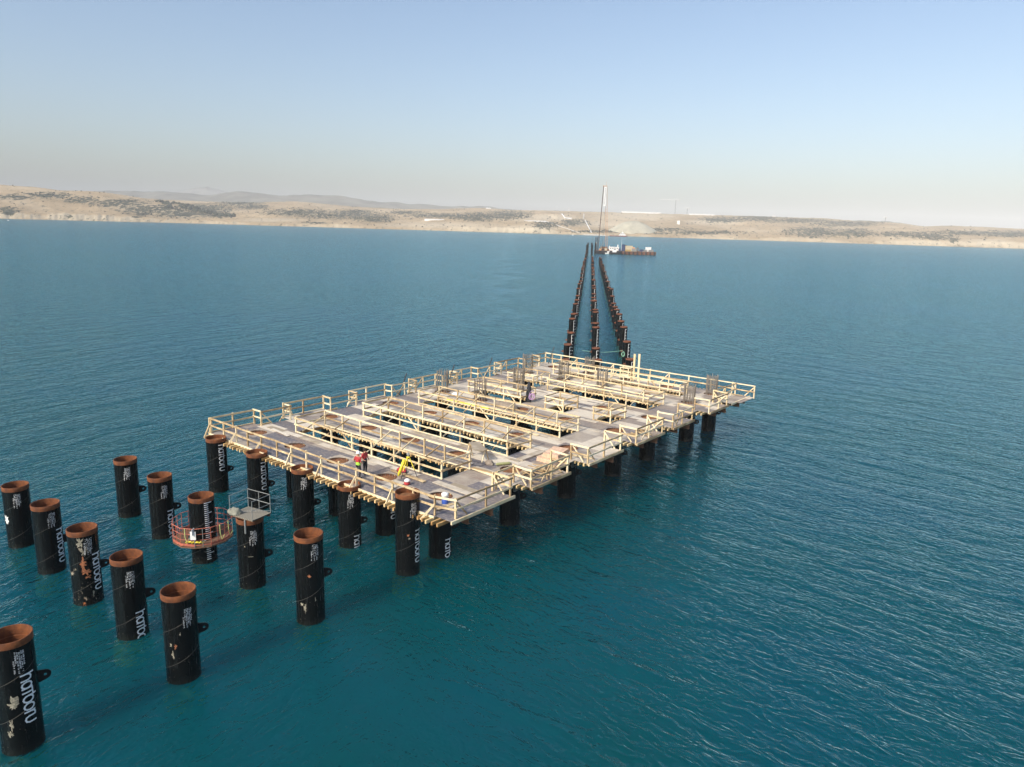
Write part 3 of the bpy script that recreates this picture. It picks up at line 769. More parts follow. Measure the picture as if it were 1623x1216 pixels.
# ------------------------------------------------------------------ timber railings
RH = 1.22
def railing(pts, label, closed=False, brace='out', step=2.0, seed=0, group=None, name='timber_railing', skip_last=False, high=RH, rails=(1.0, .5)):
    """pts in (c, a); posts, rails and braces are parts"""
    rr = random.Random(seed); c0 = sum(p[0] for p in pts)/len(pts); a0 = sum(p[1] for p in pts)/len(pts)
    t = thing(name, label, 'railing', W(c0, a0, DZ), -PHI, group or 'timber guard rails on the platform')
    P = [Vector((x-c0, y-a0, 0)) for x, y in pts]
    if closed: P.append(P[0].copy())
    cen = Vector((0, 0, 0)); posts = []
    for i in range(len(P)-1):
        p, q = P[i], P[i+1]; L = (q-p).length; n_ = max(1, round(L/step)); d = (q-p).normalized()
        for k in range(n_):
            f_ = k/n_
            if 0 < k: f_ += rr.uniform(-.08, .08)/n_
            posts.append((p.lerp(q, f_), d, i, k))
        nrm = Vector((d.y, -d.x, 0))
        for lv in rails:
            z = high*lv - (.05 if lv == 1 else 0); mb = MB(); x = 0; off = nrm*(.085)*(-1 if brace == 'in' else 1)
            # boards lapped end to end, each slightly off line
            segs = max(1, round(L/4.2)); zz = z+rr.uniform(-.03, .03)
            for s_ in range(segs):
                e0 = p+d*(L*s_/segs-(.12 if s_ else .05)); e1 = p+d*(L*(s_+1)/segs+(.10))
                z0_, z1_ = zz, z+rr.uniform(-.04, .04); zz = z1_
                o_ = off*(1+.55*(s_ % 2))
                mb.bar(e0+o_+Vector((0, 0, z0_)), e1+o_+Vector((0, 0, z1_)), .05, rr.uniform(.10, .13))
            mb.build('top_rail' if lv == 1 else 'mid_rail', 'pine', t)
    if not closed: posts.append((P[-1], (P[-1]-P[-2]).normalized(), len(P)-2, 99))
    for k, (p, d, i, kk) in enumerate(posts):
        mb = MB(); w_ = rr.uniform(.09, .115); lean = Vector((rr.uniform(-.03, .03), rr.uniform(-.03, .03), 0))
        ht = high+rr.uniform(-.03, .04); mb.bar(p+Vector((0, 0, -.12)), p+lean+Vector((0, 0, ht)), w_, w_, up=(0, 1, 0))
        mb.build('post', 'pine', t)
        nrm = Vector((d.y, -d.x, 0))
        if brace == 'out' and k % 2 == seed % 2:
            mb = MB(); mb.bar(p+nrm*.12+Vector((0, 0, .72))+d*.07, p+nrm*.62+d*rr.uniform(-.55, .1)+Vector((0, 0, -.22)), .07, .115); mb.build('brace', 'pine', t)
        elif brace == 'along' and rr.random() < .55 and (P[i+1]-P[i]).length > 1.2:
            mb = MB(); s_ = -1 if kk == 99 or kk > 0 else 1; mb.bar(p-nrm*.06+Vector((0, 0, high*.9)), p+d*s_*1.0-nrm*.08+Vector((0, 0, .02)), .05, .09); mb.build('brace', 'pine', t)
    return t
def edge_path(tabs, inner, outer):
    pts = []
    for (a0, a1) in tabs: pts += [(inner, a0), (outer, a0), (outer, a1), (inner, a1)]
    return pts
# front
railing([(-51.65, 27.95), (-27.55, 27.95)], 'pale timber railing along the near edge of the platform, behind the row of piles', brace='out', step=1.78, seed=2)
railing([(-27.55, 27.95), (-26.3, 28.35), (-26.28, 33.2), (-27.7, 33.2)], 'timber railing round the near right corner of the platform', brace='along', step=2.3, seed=4)
railn = ['by the stack of planks', 'by the pinkish insulation boards', 'third bay from the near corner', 'fourth bay from the near corner', 'fifth bay from the near corner']
for k, ((a0, a1), (b0, b1)) in enumerate(zip(RT[:5], RT[1:6])):
    railing([(-27.7, a1+.25), (-27.7, b0), (-26.28, b0), (-26.28, b1-.03), (-27.7, b1)][1 if k else 0:], 'timber railing of the jutting right edge bay, '+railn[k], brace='along', step=2.2, seed=10+k)
for k in range(5):
    a1, b0 = RT[k][1], RT[k+1][0]
railing([(-27.7, 66.5), (-27.5, 71.3)], 'short timber railing at the far right corner, inside the deck edge', brace='along', step=2.4, seed=17)
leftn = ['nearest the left corner', 'second along from the near left corner', 'third along from the near left corner', 'fourth along, beside the pair of rebar cages', 'fifth along', 'sixth along, near the far corner', 'at the far left corner']
for k, (a0, a1) in enumerate(LT):
    pts = [(-51.72, a0), (-51.72, a1), (-50.72, a1)]
    if k+1 < len(LT): pts += [(-50.72, LT[k+1][0])]
    if k: pts = [(-50.72, a0)] + pts
    railing(pts, 'timber railing on the left sea edge, bay '+leftn[k], brace='along', step=2.0, seed=30+k)
railing([(-51.7, 71.5), (-25.6, 71.5)], 'long timber railing along the far edge of the platform, before the distant piles', brace='along', step=2.3, seed=41)
opn = ['first long gap from the viewer', 'second long gap from the viewer', 'third long gap from the viewer', 'fourth gap on the left half, with the lilac hoses', 'small square gap in the middle of the deck', 'small square gap nearer the right edge',
       'small gap near the far left corner', 'wide gap in the far right half', 'narrow farthest gap']
for k, (c0, c1, a0, a1) in enumerate(OPEN):
    c0, c1, a0, a1 = c0-.02, c1+.02, a0-.06, a1+.06
    t = railing([(c0, a0), (c1, a0), (c1, a1), (c0, a1)], 'timber railing round the '+opn[k], True, 'none', 2.25 if c1-c0 > 4 else 1.7, 50+k)
    # long diagonal props from the back rail down to the front edge
    mx, my = (c0+c1)/2, (a0+a1)/2; rr = random.Random(80+k)
    x = c0+.6
    while x < c1-.3:
        mb = MB(); e = rr.uniform(-.5, .1)
        if rr.random() < .8: mb.bar((x-mx, a1-my-.08, RH-.06), (x-mx+e, a0-my+rr.uniform(.1, .5), .03), .05, .09)
        else: mb.bar((x-mx, a0-my+.06, RH-.06), (x-mx+1.2, a0-my+.1, .04), .05, .09)
        mb.build('brace', 'pine', t); x += rr.uniform(1.9, 2.6)

# ------------------------------------------------------------------ rebar cages
def rebar_cage(c, a, h, label, seed=0, hoops=5, rad=.50, n_=13):
    rr = random.Random(seed); t = thing('rebar_cage', label, 'rebar cage', W(c, a, DZ-.4), -PHI, 'rebar cages rising from the piles')
    mb = MB()
    for k in range(n_):
        an = 2*pi*k/n_; x, y = rad*cos(an), rad*sin(an)
        for e in (0, .06):
            x2, y2 = (rad+e)*cos(an+e), (rad+e)*sin(an+e)
            mb.tube([(x2, y2, .02), (x2+rr.uniform(-.03, .03), y2+rr.uniform(-.03, .03), h+.4+rr.uniform(-.12, .12))], .023, 5)
    mb.build('vertical_bars', 'rebar', t)
    mb = MB()
    for k in range(hoops):
        z = .7+(h-.5)*k/max(1, hoops-1); mb.tube([((rad-.03)*cos(2*pi*j/24), (rad-.03)*sin(2*pi*j/24), z) for j in range(24)], .013, 5, closed=True)
    mb.build('hoop', 'rebar', t)
cg = [(0,3,2.15,'rebar cage on the left sea edge beside the white bag',4,3),(1,3,2.0,'rebar cage just right of the leftmost cage, in the fourth row of piles',5,4),(1,4,2.3,'rebar cage behind the gap with the lilac hoses',6,4),
      (0,5,2.1,'rebar cage at the far left of the platform',7,3),(1,5,2.0,'rebar cage at the left end of the far gap',8,6),(2,5,1.9,'rebar cage in the middle of the far gap strip',9,7),
      (4,5,1.75,'wide rebar cage standing at the right edge railing',10,6),(1,6,1.8,'rebar cage by the far railing before the middle trestle piles',11,4),(4,6,1.95,'rebar cage nearest the far right corner',12,7)]
for (j, i, h, lb, sd_, hp) in cg: rebar_cage(COLS[j], BENTS[i], h, lb, sd_, hp)
# starter bars round the rims of the front holes
for j in range(5):
    t = thing('starter_bars', 'ring of short dark starter bars in the %s hole of the near row' % ['leftmost','second','middle','fourth','rightmost'][j], 'rebar', W(COLS[j], BENTS[0], ZP-.3), -PHI, 'starter bars in the near holes')
    mb = MB()
    for k in range(14):
        an = 2*pi*k/14+.2; mb.tube([(.6*cos(an), .6*sin(an), 0), (.6*cos(an), .6*sin(an), .34)], .016, 5)
    mb.build('bars', 'rebar', t)

# ------------------------------------------------------------------ things lying on the deck
def dthing(name, label, cat, c, a, z=DZ+.012, rz=0, group=None): return thing(name, label, cat, W(c, a, z), -PHI+rz, group)
def plank(c, a, L, w_, h, rz, z, label, mat='plank', name='plank', group='loose planks on the deck'):
    t = MB(); t.box(-L/2, -w_/2, 0, L/2, w_/2, h); o = t.build(name, mat, None, False, W(c, a, z), -PHI+rz); tag(o, label, 'plank', group); return o
for k in range(6):
    z = DZ+.014+.052*(k//2); plank(-30.0, 35.35+.0+.26*(k % 2)+.1*(k//2 == 2), 3.3-.15*k, .24, .05, R(1.5*k-3), z,
      ['front plank at the bottom of the stack near the right edge','back plank at the bottom of the stack near the right edge','front plank in the middle of the stack near the right edge','back plank in the middle of the stack near the right edge','front plank on top of the stack near the right edge','back plank on top of the stack near the right edge'][k], 'pine' if k % 2 == 0 else 'plank')
plank(-30.2, 40.4, .55, 2.6, .10, 0, DZ+.014, 'wide grey board lying lengthwise beside the pinkish boards')
plank(-29.4, 29.2+2.6, 4.0, .5, .05, R(-2), DZ+.014, 'long pale board behind the hole at the near right corner')
plank(-32.9, 29.6, .9, 1.5, .05, R(5), DZ+.014, 'broad pale sheet between the two near right holes')
plank(-33.0, 38.35, 2.0, .8, .03, R(-35), DZ+RH+.03-.0, 'light plywood sheet laid across the rails of the first gap') .location = W(-32.6, 37.3, DZ+.95)
bpy.context.view_layer.update()
# trestles that carry that sheet
t = dthing('saw_horse', 'timber saw horse under the light plywood sheet', 'saw horse', -32.6, 37.3)
mb = MB(); mb.bar((-.9, 0, .88), (.9, 0, .88), .08, .1); mb.build('beam', 'pine', t)
for sx in (-.75, .75):
    for sy in (-.35, .35):
        mb = MB(); mb.bar((sx, sy*.15, .83), (sx, sy, 0), .06, .06, up=(1, 0, 0)); mb.build('leg', 'pine', t)
plank(-27.2, 31.9, .35, 2.4, .05, 0, DZ+.014, 'pale board along the near right edge')
rr = random.Random(21)
for i in range(7):
    for j in range(5):
        if rr.random() < .75:
            L = rr.uniform(1.2, 3.2); side_ = rr.choice((-1, 1)); an = rr.gauss(0, .16) + (pi/2 if rr.random() < .3 else 0)
            plank(COLS[j]+rr.uniform(.4, 1.6), BENTS[i]+side_*rr.uniform(1.0, 1.35), L if abs(an) < 1 else min(L, 1.3), rr.uniform(.14, .3), .035, an, DZ+.045,
                  'loose board beside the pile hole in the %s row, %s' % (rown[i], coln[j]), rr.choice(['plank', 'pine', 'plank']), 'loose_board', 'loose boards beside the holes')
rr = random.Random(12); t = dthing('timber_offcuts', 'untidy heap of timber offcuts in the second right bay', 'offcuts', -27.3, 37.6)
for k in range(34):
    mb_ = MB() if k == 0 else mb_
    x, y = rr.uniform(-.8, .9), rr.uniform(-1.7, 1.6); z = .03+rr.random()*.28; an = rr.uniform(0, pi); L = rr.uniform(.5, 1.6)/2
    mb_.bar((x-L*cos(an), y-L*sin(an), z), (x+L*cos(an), y+L*sin(an), z+rr.uniform(-.02, .1)), .09, .05)
mb_.build('offcuts', 'pine', t)
rr = random.Random(14); t = dthing('timber_scrap', 'heap of timber scrap in the fourth right bay', 'offcuts', -27.2, 51.5); mb_ = MB()
for k in range(22):
    x, y = rr.uniform(-.6, .6), rr.uniform(-1.3, 1.3); z = .03+rr.random()*.2; an = rr.uniform(0, pi); L = rr.uniform(.4, 1.3)/2
    mb_.bar((x-L*cos(an), y-L*sin(an), z), (x+L*cos(an), y+L*sin(an), z+.04), .08, .05)
mb_.build('offcuts', 'pine', t)
for nm, cc, aa, lb in (('insulation_board', -28.7, 40.9, 'lower pinkish board of the pile at the second right bay'), ('insulation_board', -28.55, 41.2, 'upper tilted pinkish board of the pile at the second right bay')):
    mb = MB(); mb.box(-.6, -1.0, 0, .6, 1.0, .16); mb.box(-.58, -.98, .162, .58, .96, .30)
    o = mb.build(nm, 'orange', None, False, W(cc, aa, DZ+.014+(.305 if 'upper' in lb else 0)), -PHI+R(12 if 'upper' in lb else 0)); tag(o, lb, 'board', 'pinkish boards')
def lump(name, label, cat, c, a, sx, sy, sz, mat, seed):
    bm_ = bmesh.new(); bmesh.ops.create_icosphere(bm_, subdivisions=3, radius=1)
    for v in bm_.verts:
        q = 1+.35*noise.noise(v.co*1.8+Vector((seed, 0, 0))); v.co = Vector((v.co.x*sx*q, v.co.y*sy*q, max(-.02, v.co.z*sz*q)))
    me_ = bpy.data.meshes.new(name); bm_.to_mesh(me_); bm_.free(); me_.materials.append(M[mat]); me_.polygons.foreach_set('use_smooth', [True]*len(me_.polygons))
    o = link(name, me_, None, W(c, a, DZ+.03), -PHI); tag(o, label, cat); return o
lump('tarpaulin_heap', 'dark brown tarpaulin heap in the middle left of the deck', 'tarpaulin', -40.9, 50.4, 1.5, .7, .55, 'tarp', 3)
lump('white_sack', 'white sack lying near the leftmost rebar cages', 'sack', -47.1, 50.6, .55, .3, .25, 'white', 5)
lump('burlap_bundle', 'olive bundle of hoses between the first and second long gap', 'bundle', -31.2, 37.0, .35, .25, .3, 'tarp', 8)
plank(-43.9, 48.75, 5.2, .22, .12, 0, DZ+.014, 'bright yellow beam lying along the back of the third long gap', 'yellow', 'yellow_beam')
# gas bottle lying down
mb = MB(); mb.tube([(-.55,0,.11),(-.5,0,.11),(.42,0,.11),(.5,0,.11),(.52,0,.11),(.62,0,.11)], [.06,.1,.1,.07,.03,.03], 12)
o = mb.build('gas_cylinder', simple('olive_paint', (.30,.31,.14), .5), None, True, W(-30.35, 37.5, DZ+.02), R(20)); tag(o, 'olive gas cylinder lying near the right end of the first gap', 'gas cylinder')
# tripod with yellow legs
t = dthing('survey_tripod', 'yellow survey tripod with an instrument, standing behind the near railing', 'tripod', -33.3, 31.3)
for k in range(3):
    an = 2*pi*k/3+.5; mb = MB(); mb.bar((.08*cos(an), .08*sin(an), 1.35), (.42*cos(an), .42*sin(an), .55), .05, .04); mb.build('leg', 'yellow', t)
    mb = MB(); mb.bar((.42*cos(an), .42*sin(an), .55), (.62*cos(an), .62*sin(an), .0), .03, .03); mb.build('leg_tip', 'darkcloth', t)
mb = MB(); mb.lathe([(.12,1.34),(.12,1.40),(.05,1.42)], 12, cap1=True); mb.build('head_plate', 'yellow', t)
mb = MB(); mb.lathe([(.06,1.42),(.085,1.5),(.085,1.62),(.05,1.68)], 12, cap0=True, cap1=True); mb.tube([(-.14,0,1.57),(.14,0,1.57)], .035, 8); mb.build('instrument', 'galv', t)
# bright yellow tube leaning on the rail
mb = MB(); mb.tube([(0,0,.0),(.05,.03,.1),(.32,.22,1.12)], [.09,.105,.10], 12)
o = mb.build('yellow_tube', 'yellow', None, True, W(-33.75, 30.85, DZ+.13), -PHI); tag(o, 'bright yellow padded tube leaning beside the tripod', 'tube')
t = dthing('tool_bag', 'red and black tool bag left of the tripod', 'bag', -34.3, 31.65)
mb = MB(); mb.lathe([(.30,0),(.34,.05),(.33,.2),(.22,.3),(.02,.33)], 16, sx=1.2, sy=.7, cap0=True, cap1=True); mb.build('bag_body', 'red', t, True)
mb = MB(); mb.lathe([(.36,.0),(.37,.1),(.352,.12)], 16, sx=1.2, sy=.72); mb.build('bag_base', 'darkcloth', t, True)
mb = MB(); mb.tube([(-.2,0,.28),(-.12,0,.42),(.12,0,.42),(.2,0,.28)], .02, 6); mb.build('handle', 'darkcloth', t)
t = dthing('safety_pack', 'small red pack with a white cap by the fourth near hole', 'pack', -32.35, 30.3)
mb = MB(); mb.lathe([(.16,0),(.19,.06),(.18,.22),(.1,.27)], 14, cap0=True, cap1=True); mb.build('pack_body', 'red', t, True)
mb = MB(); mb.lathe([(.2,.23),(.19,.3),(.12,.38),(.01,.41)], 14, cx=.02, cap0=True, cap1=True); mb.build('pack_cap', 'white', t, True)
t = dthing('water_cooler', 'blue cooler with a white lid at the near right hole', 'cooler', -28.35, 29.6)
mb = MB(); mb.lathe([(.17,0),(.19,.03),(.2,.42)], 16, cap0=True, cap1=True); mb.build('cooler_body', 'blue', t, True)
mb = MB(); mb.lathe([(.215,.425),(.22,.62),(.17,.68),(.02,.70)], 16, cap0=True, cap1=True); mb.build('lid', 'white', t, True)
# lilac hoses hanging in the fourth gap
t = dthing('hose_bundle', 'lilac hoses hung over a dark sack on the fourth gap railing', 'hose', -40.55, 53.6)
mb = MB(); mb.lathe([(.22,-.2),(.3,.2),(.28,.9),(.2,1.5),(.12,1.9)], 14, cap0=True, cap1=True, sx=1, sy=.8); mb.build('dark_sack', 'darkcloth', t, True)
mb = MB(); rr = random.Random(4)
for k in range(7):
    r_ = rr.uniform(.2, .34); z0 = rr.uniform(.5, .8); mb.tube([((.32+.06*k*.3)*1+.12*cos(a_*.5236), -.1+r_*.7*cos(a_*.5236)+.03*k, z0+r_*1.1*sin(a_*.5236)) for a_ in range(12)], .022, 5, closed=True)
mb.build('hose_loops', 'lilac', t)
# two pale upright boards at the far railing
for c_, lb in ((-37.5, 'left of the two tall pale boards standing at the far railing'), (-36.95, 'right of the two tall pale boards standing at the far railing')):
    p = on_z(1003.5 if c_ < -37.2 else 1011, 604, DZ)
    mb = MB(); mb.box(-.11, -.04, -.3, .11, .04, 3.0); o = mb.build('upright_board', 'pine', None, False, p, -PHI); tag(o, lb, 'board', 'tall boards at the far railing')
p = on_z(991, 601, DZ); t = thing('wooden_ladder_rack', 'pale wooden frame box beside the tall upright boards', 'frame', p, -PHI)
mb = MB()
for x in (-.5, .5):
    for y in (-.3, .3): mb.box(x-.05, y-.05, 0, x+.05, y+.05, 1.35)
for z in (.5, 1.25): mb.box(-.6, -.36, z, .6, .36, z+.06)
mb.build('frame', 'pine', t)
# dark struts poking up on the left sea edge
for k, (c_, a_) in enumerate(((-51.2, 46.9), (-51.2, 59.6), (-51.0, 71.0), (-51.2, 53.6))):
    mb = MB(); mb.tube([(0,0,-.2),(.5,.55,2.1)], .05, 8)
    o = mb.build('steel_prop', 'hull_dark', None, False, W(c_, a_, DZ), -PHI)
    tag(o, 'dark inclined steel prop at the left sea railing, '+['nearest to the viewer','third from the viewer','farthest, at the far corner','second from the viewer'][k], 'prop', 'inclined steel props')

# ------------------------------------------------------------------ people
def person(name, label, c, a, rz, vest, helmet, seed=0):
    t = thing(name, label, 'person', W(c, a, DZ+.012), rz)
    J = {'pelvis': (0,0,.95), 'belly': (0,.01,1.1), 'chest': (0,.02,1.32), 'neck': (0,.01,1.50), 'head0': (0,-.01,1.58), 'head1': (0,-.02,1.70),
         'shL': (-.19,.02,1.43), 'elL': (-.27,.05,1.15), 'haL': (-.20,-.16,1.02), 'fL': (-.16,-.24,1.02),
         'shR': (.19,.02,1.43), 'elR': (.30,.06,1.17), 'haR': (.24,-.12,.98), 'fR': (.21,-.20,.98),
         'hipL': (-.10,0,.92), 'knL': (-.12,-.04,.50), 'anL': (-.13,.03,.09), 'toL': (-.15,-.16,.04),
         'hipR': (.10,0,.92), 'knR': (.13,-.01,.50), 'anR': (.15,.06,.09), 'toR': (.18,-.13,.04)}
    Rr = {'pelvis': .145, 'belly': .14, 'chest': .165, 'neck': .06, 'head0': .085, 'head1': .09, 'shL': .075, 'elL': .05, 'haL': .036, 'fL': .02,
         'hipL': .10, 'knL': .068, 'anL': .05, 'toL': .04}
    E_ = [('pelvis','belly'),('belly','chest'),('chest','neck'),('neck','head0'),('head0','head1')]
    for s_ in 'LR': E_ += [('chest','sh'+s_),('sh'+s_,'el'+s_),('el'+s_,'ha'+s_),('ha'+s_,'f'+s_),('pelvis','hip'+s_),('hip'+s_,'kn'+s_),('kn'+s_,'an'+s_),('an'+s_,'to'+s_)]
    names = list(J); me_ = bpy.data.meshes.new('body'); me_.from_pydata([J[n_] for n_ in names], [(names.index(a_), names.index(b_)) for a_, b_ in E_], [])
    tmp = bpy.data.objects.new('tmp', me_); col.objects.link(tmp)
    tmp.modifiers.new('s', 'SKIN'); tmp.modifiers.new('d', 'SUBSURF').levels = 2
    for i_, n_ in enumerate(names):
        r_ = Rr.get(n_, Rr.get(n_[:-1]+'L', .05)); me_.skin_vertices[0].data[i_].radius = (r_, r_*.85 if n_ in ('belly','chest','pelvis') else r_)
    me_.skin_vertices[0].data[0].use_root = True
    bpy.context.view_layer.update(); dg = bpy.context.evaluated_depsgraph_get()
    bm_ = bmesh.new(); bm_.from_mesh(tmp.evaluated_get(dg).to_mesh()); bpy.data.objects.remove(tmp)
    full = bpy.data.meshes.new('body')
    for f in bm_.faces:
        z = f.calc_center_median().z; x = f.calc_center_median().x
        f.smooth = True
        if z > 1.49: f.material_index = 0
        elif z < .1: f.material_index = 2
        elif z < .93 and abs(x) < .2 or z < .85: f.material_index = 2
        elif abs(x) > .235 or (z < 1.06 and f.calc_center_median().y < -.11): f.material_index = 0 if z < 1.2 else 1
        elif z < 1.1: f.material_index = 3
        else: f.material_index = 1
    bm_.to_mesh(full); bm_.free()
    for m_ in ('skin', vest, 'darkcloth', 'green' if helmet else 'darkcloth'): full.materials.append(M[m_])
    link('body', full, t)
    if helmet:
        mb = MB(); mb.lathe([(.155,1.70),(.135,1.705),(.13,1.76),(.10,1.83),(.05,1.865),(.005,1.872)], 18, cy=-.01, cap0=True, cap1=True); mb.build('helmet', 'white', t, True)
    else:
        mb = MB(); mb.lathe([(.10,1.62),(.115,1.68),(.11,1.76),(.06,1.81),(.005,1.82)], 16, cy=.01, cap0=True, cap1=True); mb.build('hair', 'hair', t, True)
    return t
person('person', 'worker in white helmet, red vest and green band behind the near railing', -35.45, 28.95, R(150), 'red', True)
person('person', 'dark haired worker in red shirt half hidden behind the worker in the white helmet', -35.75, 29.75, R(60), 'red', False)

# ------------------------------------------------------------------ red ring cage round the marked pile
t0, zt, p = SP_['Q2']
t = thing('ring_cage', 'red octagonal steel work cage hung round the pile with the tick scale', 'work cage', (p.x, p.y, 1.5), 0)
N = 12; RO, RI = 1.68, .86
def oc(r, k, z): an = 2*pi*k/N+.13; return Vector((r*cos(an), r*sin(an), z))
mb = MB()
for k in range(N):
    mb.add([oc(RI, k, 0), oc(RO, k, 0), oc(RO, k+1, 0), oc(RI, k+1, 0), oc(RI, k, -.08), oc(RO, k, -.08), oc(RO, k+1, -.08), oc(RI, k+1, -.08)],
           [(0,1,2,3),(7,6,5,4),(1,5,6,2),(0,3,7,4)])
mb.build('floor_ring', 'steel_beam', t)
for k in range(N):
    mb = MB()
    for f_ in (0, .5): q = oc(RO, k, 0).lerp(oc(RO, k+1, 0), f_); mb.tube([q, q+Vector((0,0,1.12))], .02, 6)
    mb.build('post', 'red_cage' if k % 3 else 'galv', t)
for z in (.12, .42, .78, 1.12):
    mb = MB(); mb.tube([oc(RO, k, z) for k in range(N)], 0.022 if z > 1 else .016, 6, closed=True); mb.build('ring_rail', 'red_cage', t)
mb = MB()
for k in (7, 8, 10, 11, 1, 4): mb = MB(); mb.bar(oc(RO, k, .12), oc(RO, k+1, .12), .015, .15); mb.build('kick_plate', 'red_cage', t)
mb = MB()
for k in range(4):
    an = pi/2*k+.5; mb.bar((RAD*cos(an), RAD*sin(an), -.04), (RI*1.05*cos(an), RI*1.05*sin(an), -.04), .1, .08)
mb.build('bracket', 'galv', t)
q = oc(RO+.04, 9, .55); mb = MB(); mb.bar(q+Vector((-.05, 0, .25)), q+Vector((-.05, 0, .62)), .02, .3); mb.box(q.x-.22, q.y-.03, .5, q.x+.1, q.y-.005, 1.0); mb.build('notice_board', 'white', t)
mb = MB(); rr = random.Random(6)
for kk, k in enumerate((8.4, 10.6, 11.3, 3.2)):
    q = oc(RO+.04, k, 1.14); q = Vector((q.x, q.y, 1.16)); mb.tube([q, q+Vector((.02,-.03,-.5)), q+Vector((.1,-.02,-.9)), q+Vector((.25,.0,-.6))], .022, 5)
mb.build('hanging_rope', simple('yellowgreen_rope', (.55,.62,.22), .8), t)
o = MB(); o.tube([oc(1.3, 8+k*.12, .06+.1*abs(math.sin(k*1.3))) for k in range(14)], .05, 6); o = o.build('safety_line', 'yellow', None, False, (p.x, p.y, 1.52)); tag(o, 'coil of yellow line lying on the floor of the red ring cage', 'rope')

# ------------------------------------------------------------------ grey work stand on the pile right of the cage
t0, zt, p = SP_['Q3']
t = thing('work_stand', 'small grey railed work stand with board floor on top of a pile', 'work stand', (p.x+.05, p.y, zt), R(-28)); t.scale = (.88, .88, .95)
mb = MB(); mb.box(-1.0, -.75, .10, 1.0, .75, .17); mb.build('board_floor', 'boards', t)
mb = MB()
for y in (-.6, 0, .6): mb.box(-1.0, y-.05, .0, 1.0, y+.05, .098)
mb.build('floor_frame', 'rust', t)
for (x, y) in ((-.97,-.72),(-.97,.72),(0,.72),(.97,.72),(.97,-.72)):
    mb = MB(); mb.tube([(x, y, .17), (x, y, 1.3)], .022, 6); mb.build('post', 'galv', t)
for z in (.72, 1.28):
    mb = MB(); mb.tube([(-.97,-.72,z),(-.97,.72,z),(.97,.72,z),(.97,-.72,z)], .02, 6); mb.build('rail', 'galv', t)
mb = MB(); mb.bar((-1.0,-.72,.3), (1.0,.74,.3), .02, .02); mb.bar((.5,-.3,-.75), (.5,-.3,.0), .12, .1)
mb.tube([(.35,-.76,.1),(.35,-.76,-.75)], .05, 6)
mb.build('clamp', 'galv', t)
bm_ = bmesh.new(); bmesh.ops.create_icosphere(bm_, subdivisions=3, radius=1)
for v in bm_.verts:
    q = 1+.4*noise.noise(v.co*1.7); v.co = Vector((v.co.x*.42*q, v.co.y*.25*q, max(0, v.co.z)*.35*q))
me_ = bpy.data.meshes.new('grey_tarp_roll'); bm_.to_mesh(me_); bm_.free(); me_.materials.append(simple('pale_tarp', (.22,.22,.18), .9)); me_.polygons.foreach_set('use_smooth', [True]*len(me_.polygons))
o = link('tarp_roll', me_, None, (p.x-.75, p.y-.1, zt+.175), R(-20)); tag(o, 'crumpled pale grey tarp at the left end of the grey work stand', 'tarp')

# ------------------------------------------------------------------ the approach trestle: three lines of thinner piles
TR = .585
TA = Vector((.0993, .995, 0)).normalized(); TN = Vector((TA.y, -TA.x, 0)); T0 = Vector((10.95, 93.6, 0))
def tz(k): return 3.95
offs = {'L': -4.0, 'M': 0.0, 'R': 4.45}
tl = {'L': 'left', 'M': 'middle', 'R': 'right'}
tpipe = lambda h: pile_shell(h, TR, .15, 0, 24)
for ln in 'LMR':
    rr = random.Random({'L': 1, 'M': 2, 'R': 3}[ln]); k = 0; s = 0.0; count = 0
    while s < 352:
        h = round(3.9+rr.choice([-.7, -.4, -.2, 0, .2, .5, .9]), 2) if k else 3.4
        if s > 0 and k == 0: pass
        p = T0+TA*(s+{'L': -1.5, 'M': 0, 'R': 3.0}[ln]*.6)+TN*(offs[ln]+rr.uniform(-.12, .12))
        lb = 'thin black trestle pile with rusty top, %s from the platform in the %s line' % (ORD[min(count, len(ORD)-1)], tl[ln])
        t = thing('trestle_pile', lb, 'pile', p, 0, 'piles of the long approach trestle')
        kk = 'tp%.2f' % h
        link('pipe', pm(kk, lambda: tpipe(h), 'black'), t)
        link('rusty_rim', pm(kk+'r', lambda: rim_mesh(h, TR, .15, .5, 24), 'rust_dark'), t)
        if count < 22:
            link('depth_marks', pm(kk+'m', lambda: marks_mesh(.3, h-.4, 0, TR+.006, .5, .2, .34, .07, .13), 'white', False), t).rotation_euler.z = R(rr.uniform(8, 38))-view_ang(p)
        if s < 90:
            o = link('side_bracket', pm('tlug', lambda: lug_mesh(TR, .3), 'rust_dark', False), t, (0, 0, 2.6)); o.rotation_euler.z = pi+R(rr.uniform(-20, 20))
        s += 10.85; count += 1; k += 1
for q in range(5):     # thin left line that runs on to the rig
    p = T0+TA*(372+q*34)+TN*(-4.0)
    h = 4.2; t = thing('trestle_pile', 'lone far trestle pile in the gap before the rig, %s of five' % ORD[q], 'pile', p, 0, 'piles of the long approach trestle')
    link('pipe', pm('tpL', lambda: tpipe(4.2), 'black'), t); link('rusty_rim', pm('tpLr', lambda: rim_mesh(4.2, TR, .15, .5, 24), 'rust'), t)
for u, nm, q in ((931.5, 'left', 0), (937.5, 'middle', 1), (943.3, 'right', 2), (929.8, 'left', 3), (938.3, 'middle', 4)):
    y = 600 if q < 3 else 560; p = on_z(u, 360, 0) if False else at_y(u, 399, y); p.z = 0; h = 8.6 if q < 3 else 7.9
    t = thing('trestle_pile', 'tall uncut far pile beside the rig, %s line, %s' % (nm, 'at the rig' if q < 3 else 'one nearer the viewer'), 'pile', p, 0, 'tall piles beside the rig')
    link('pipe', pm('tpT%.1f' % h, lambda: pile_shell(h, TR, .15, 0, 24), 'black'), t); link('rusty_rim', pm('tpT%.1fr' % h, lambda: rim_mesh(h, TR, .15, .5, 24), 'rust_dark'), t)
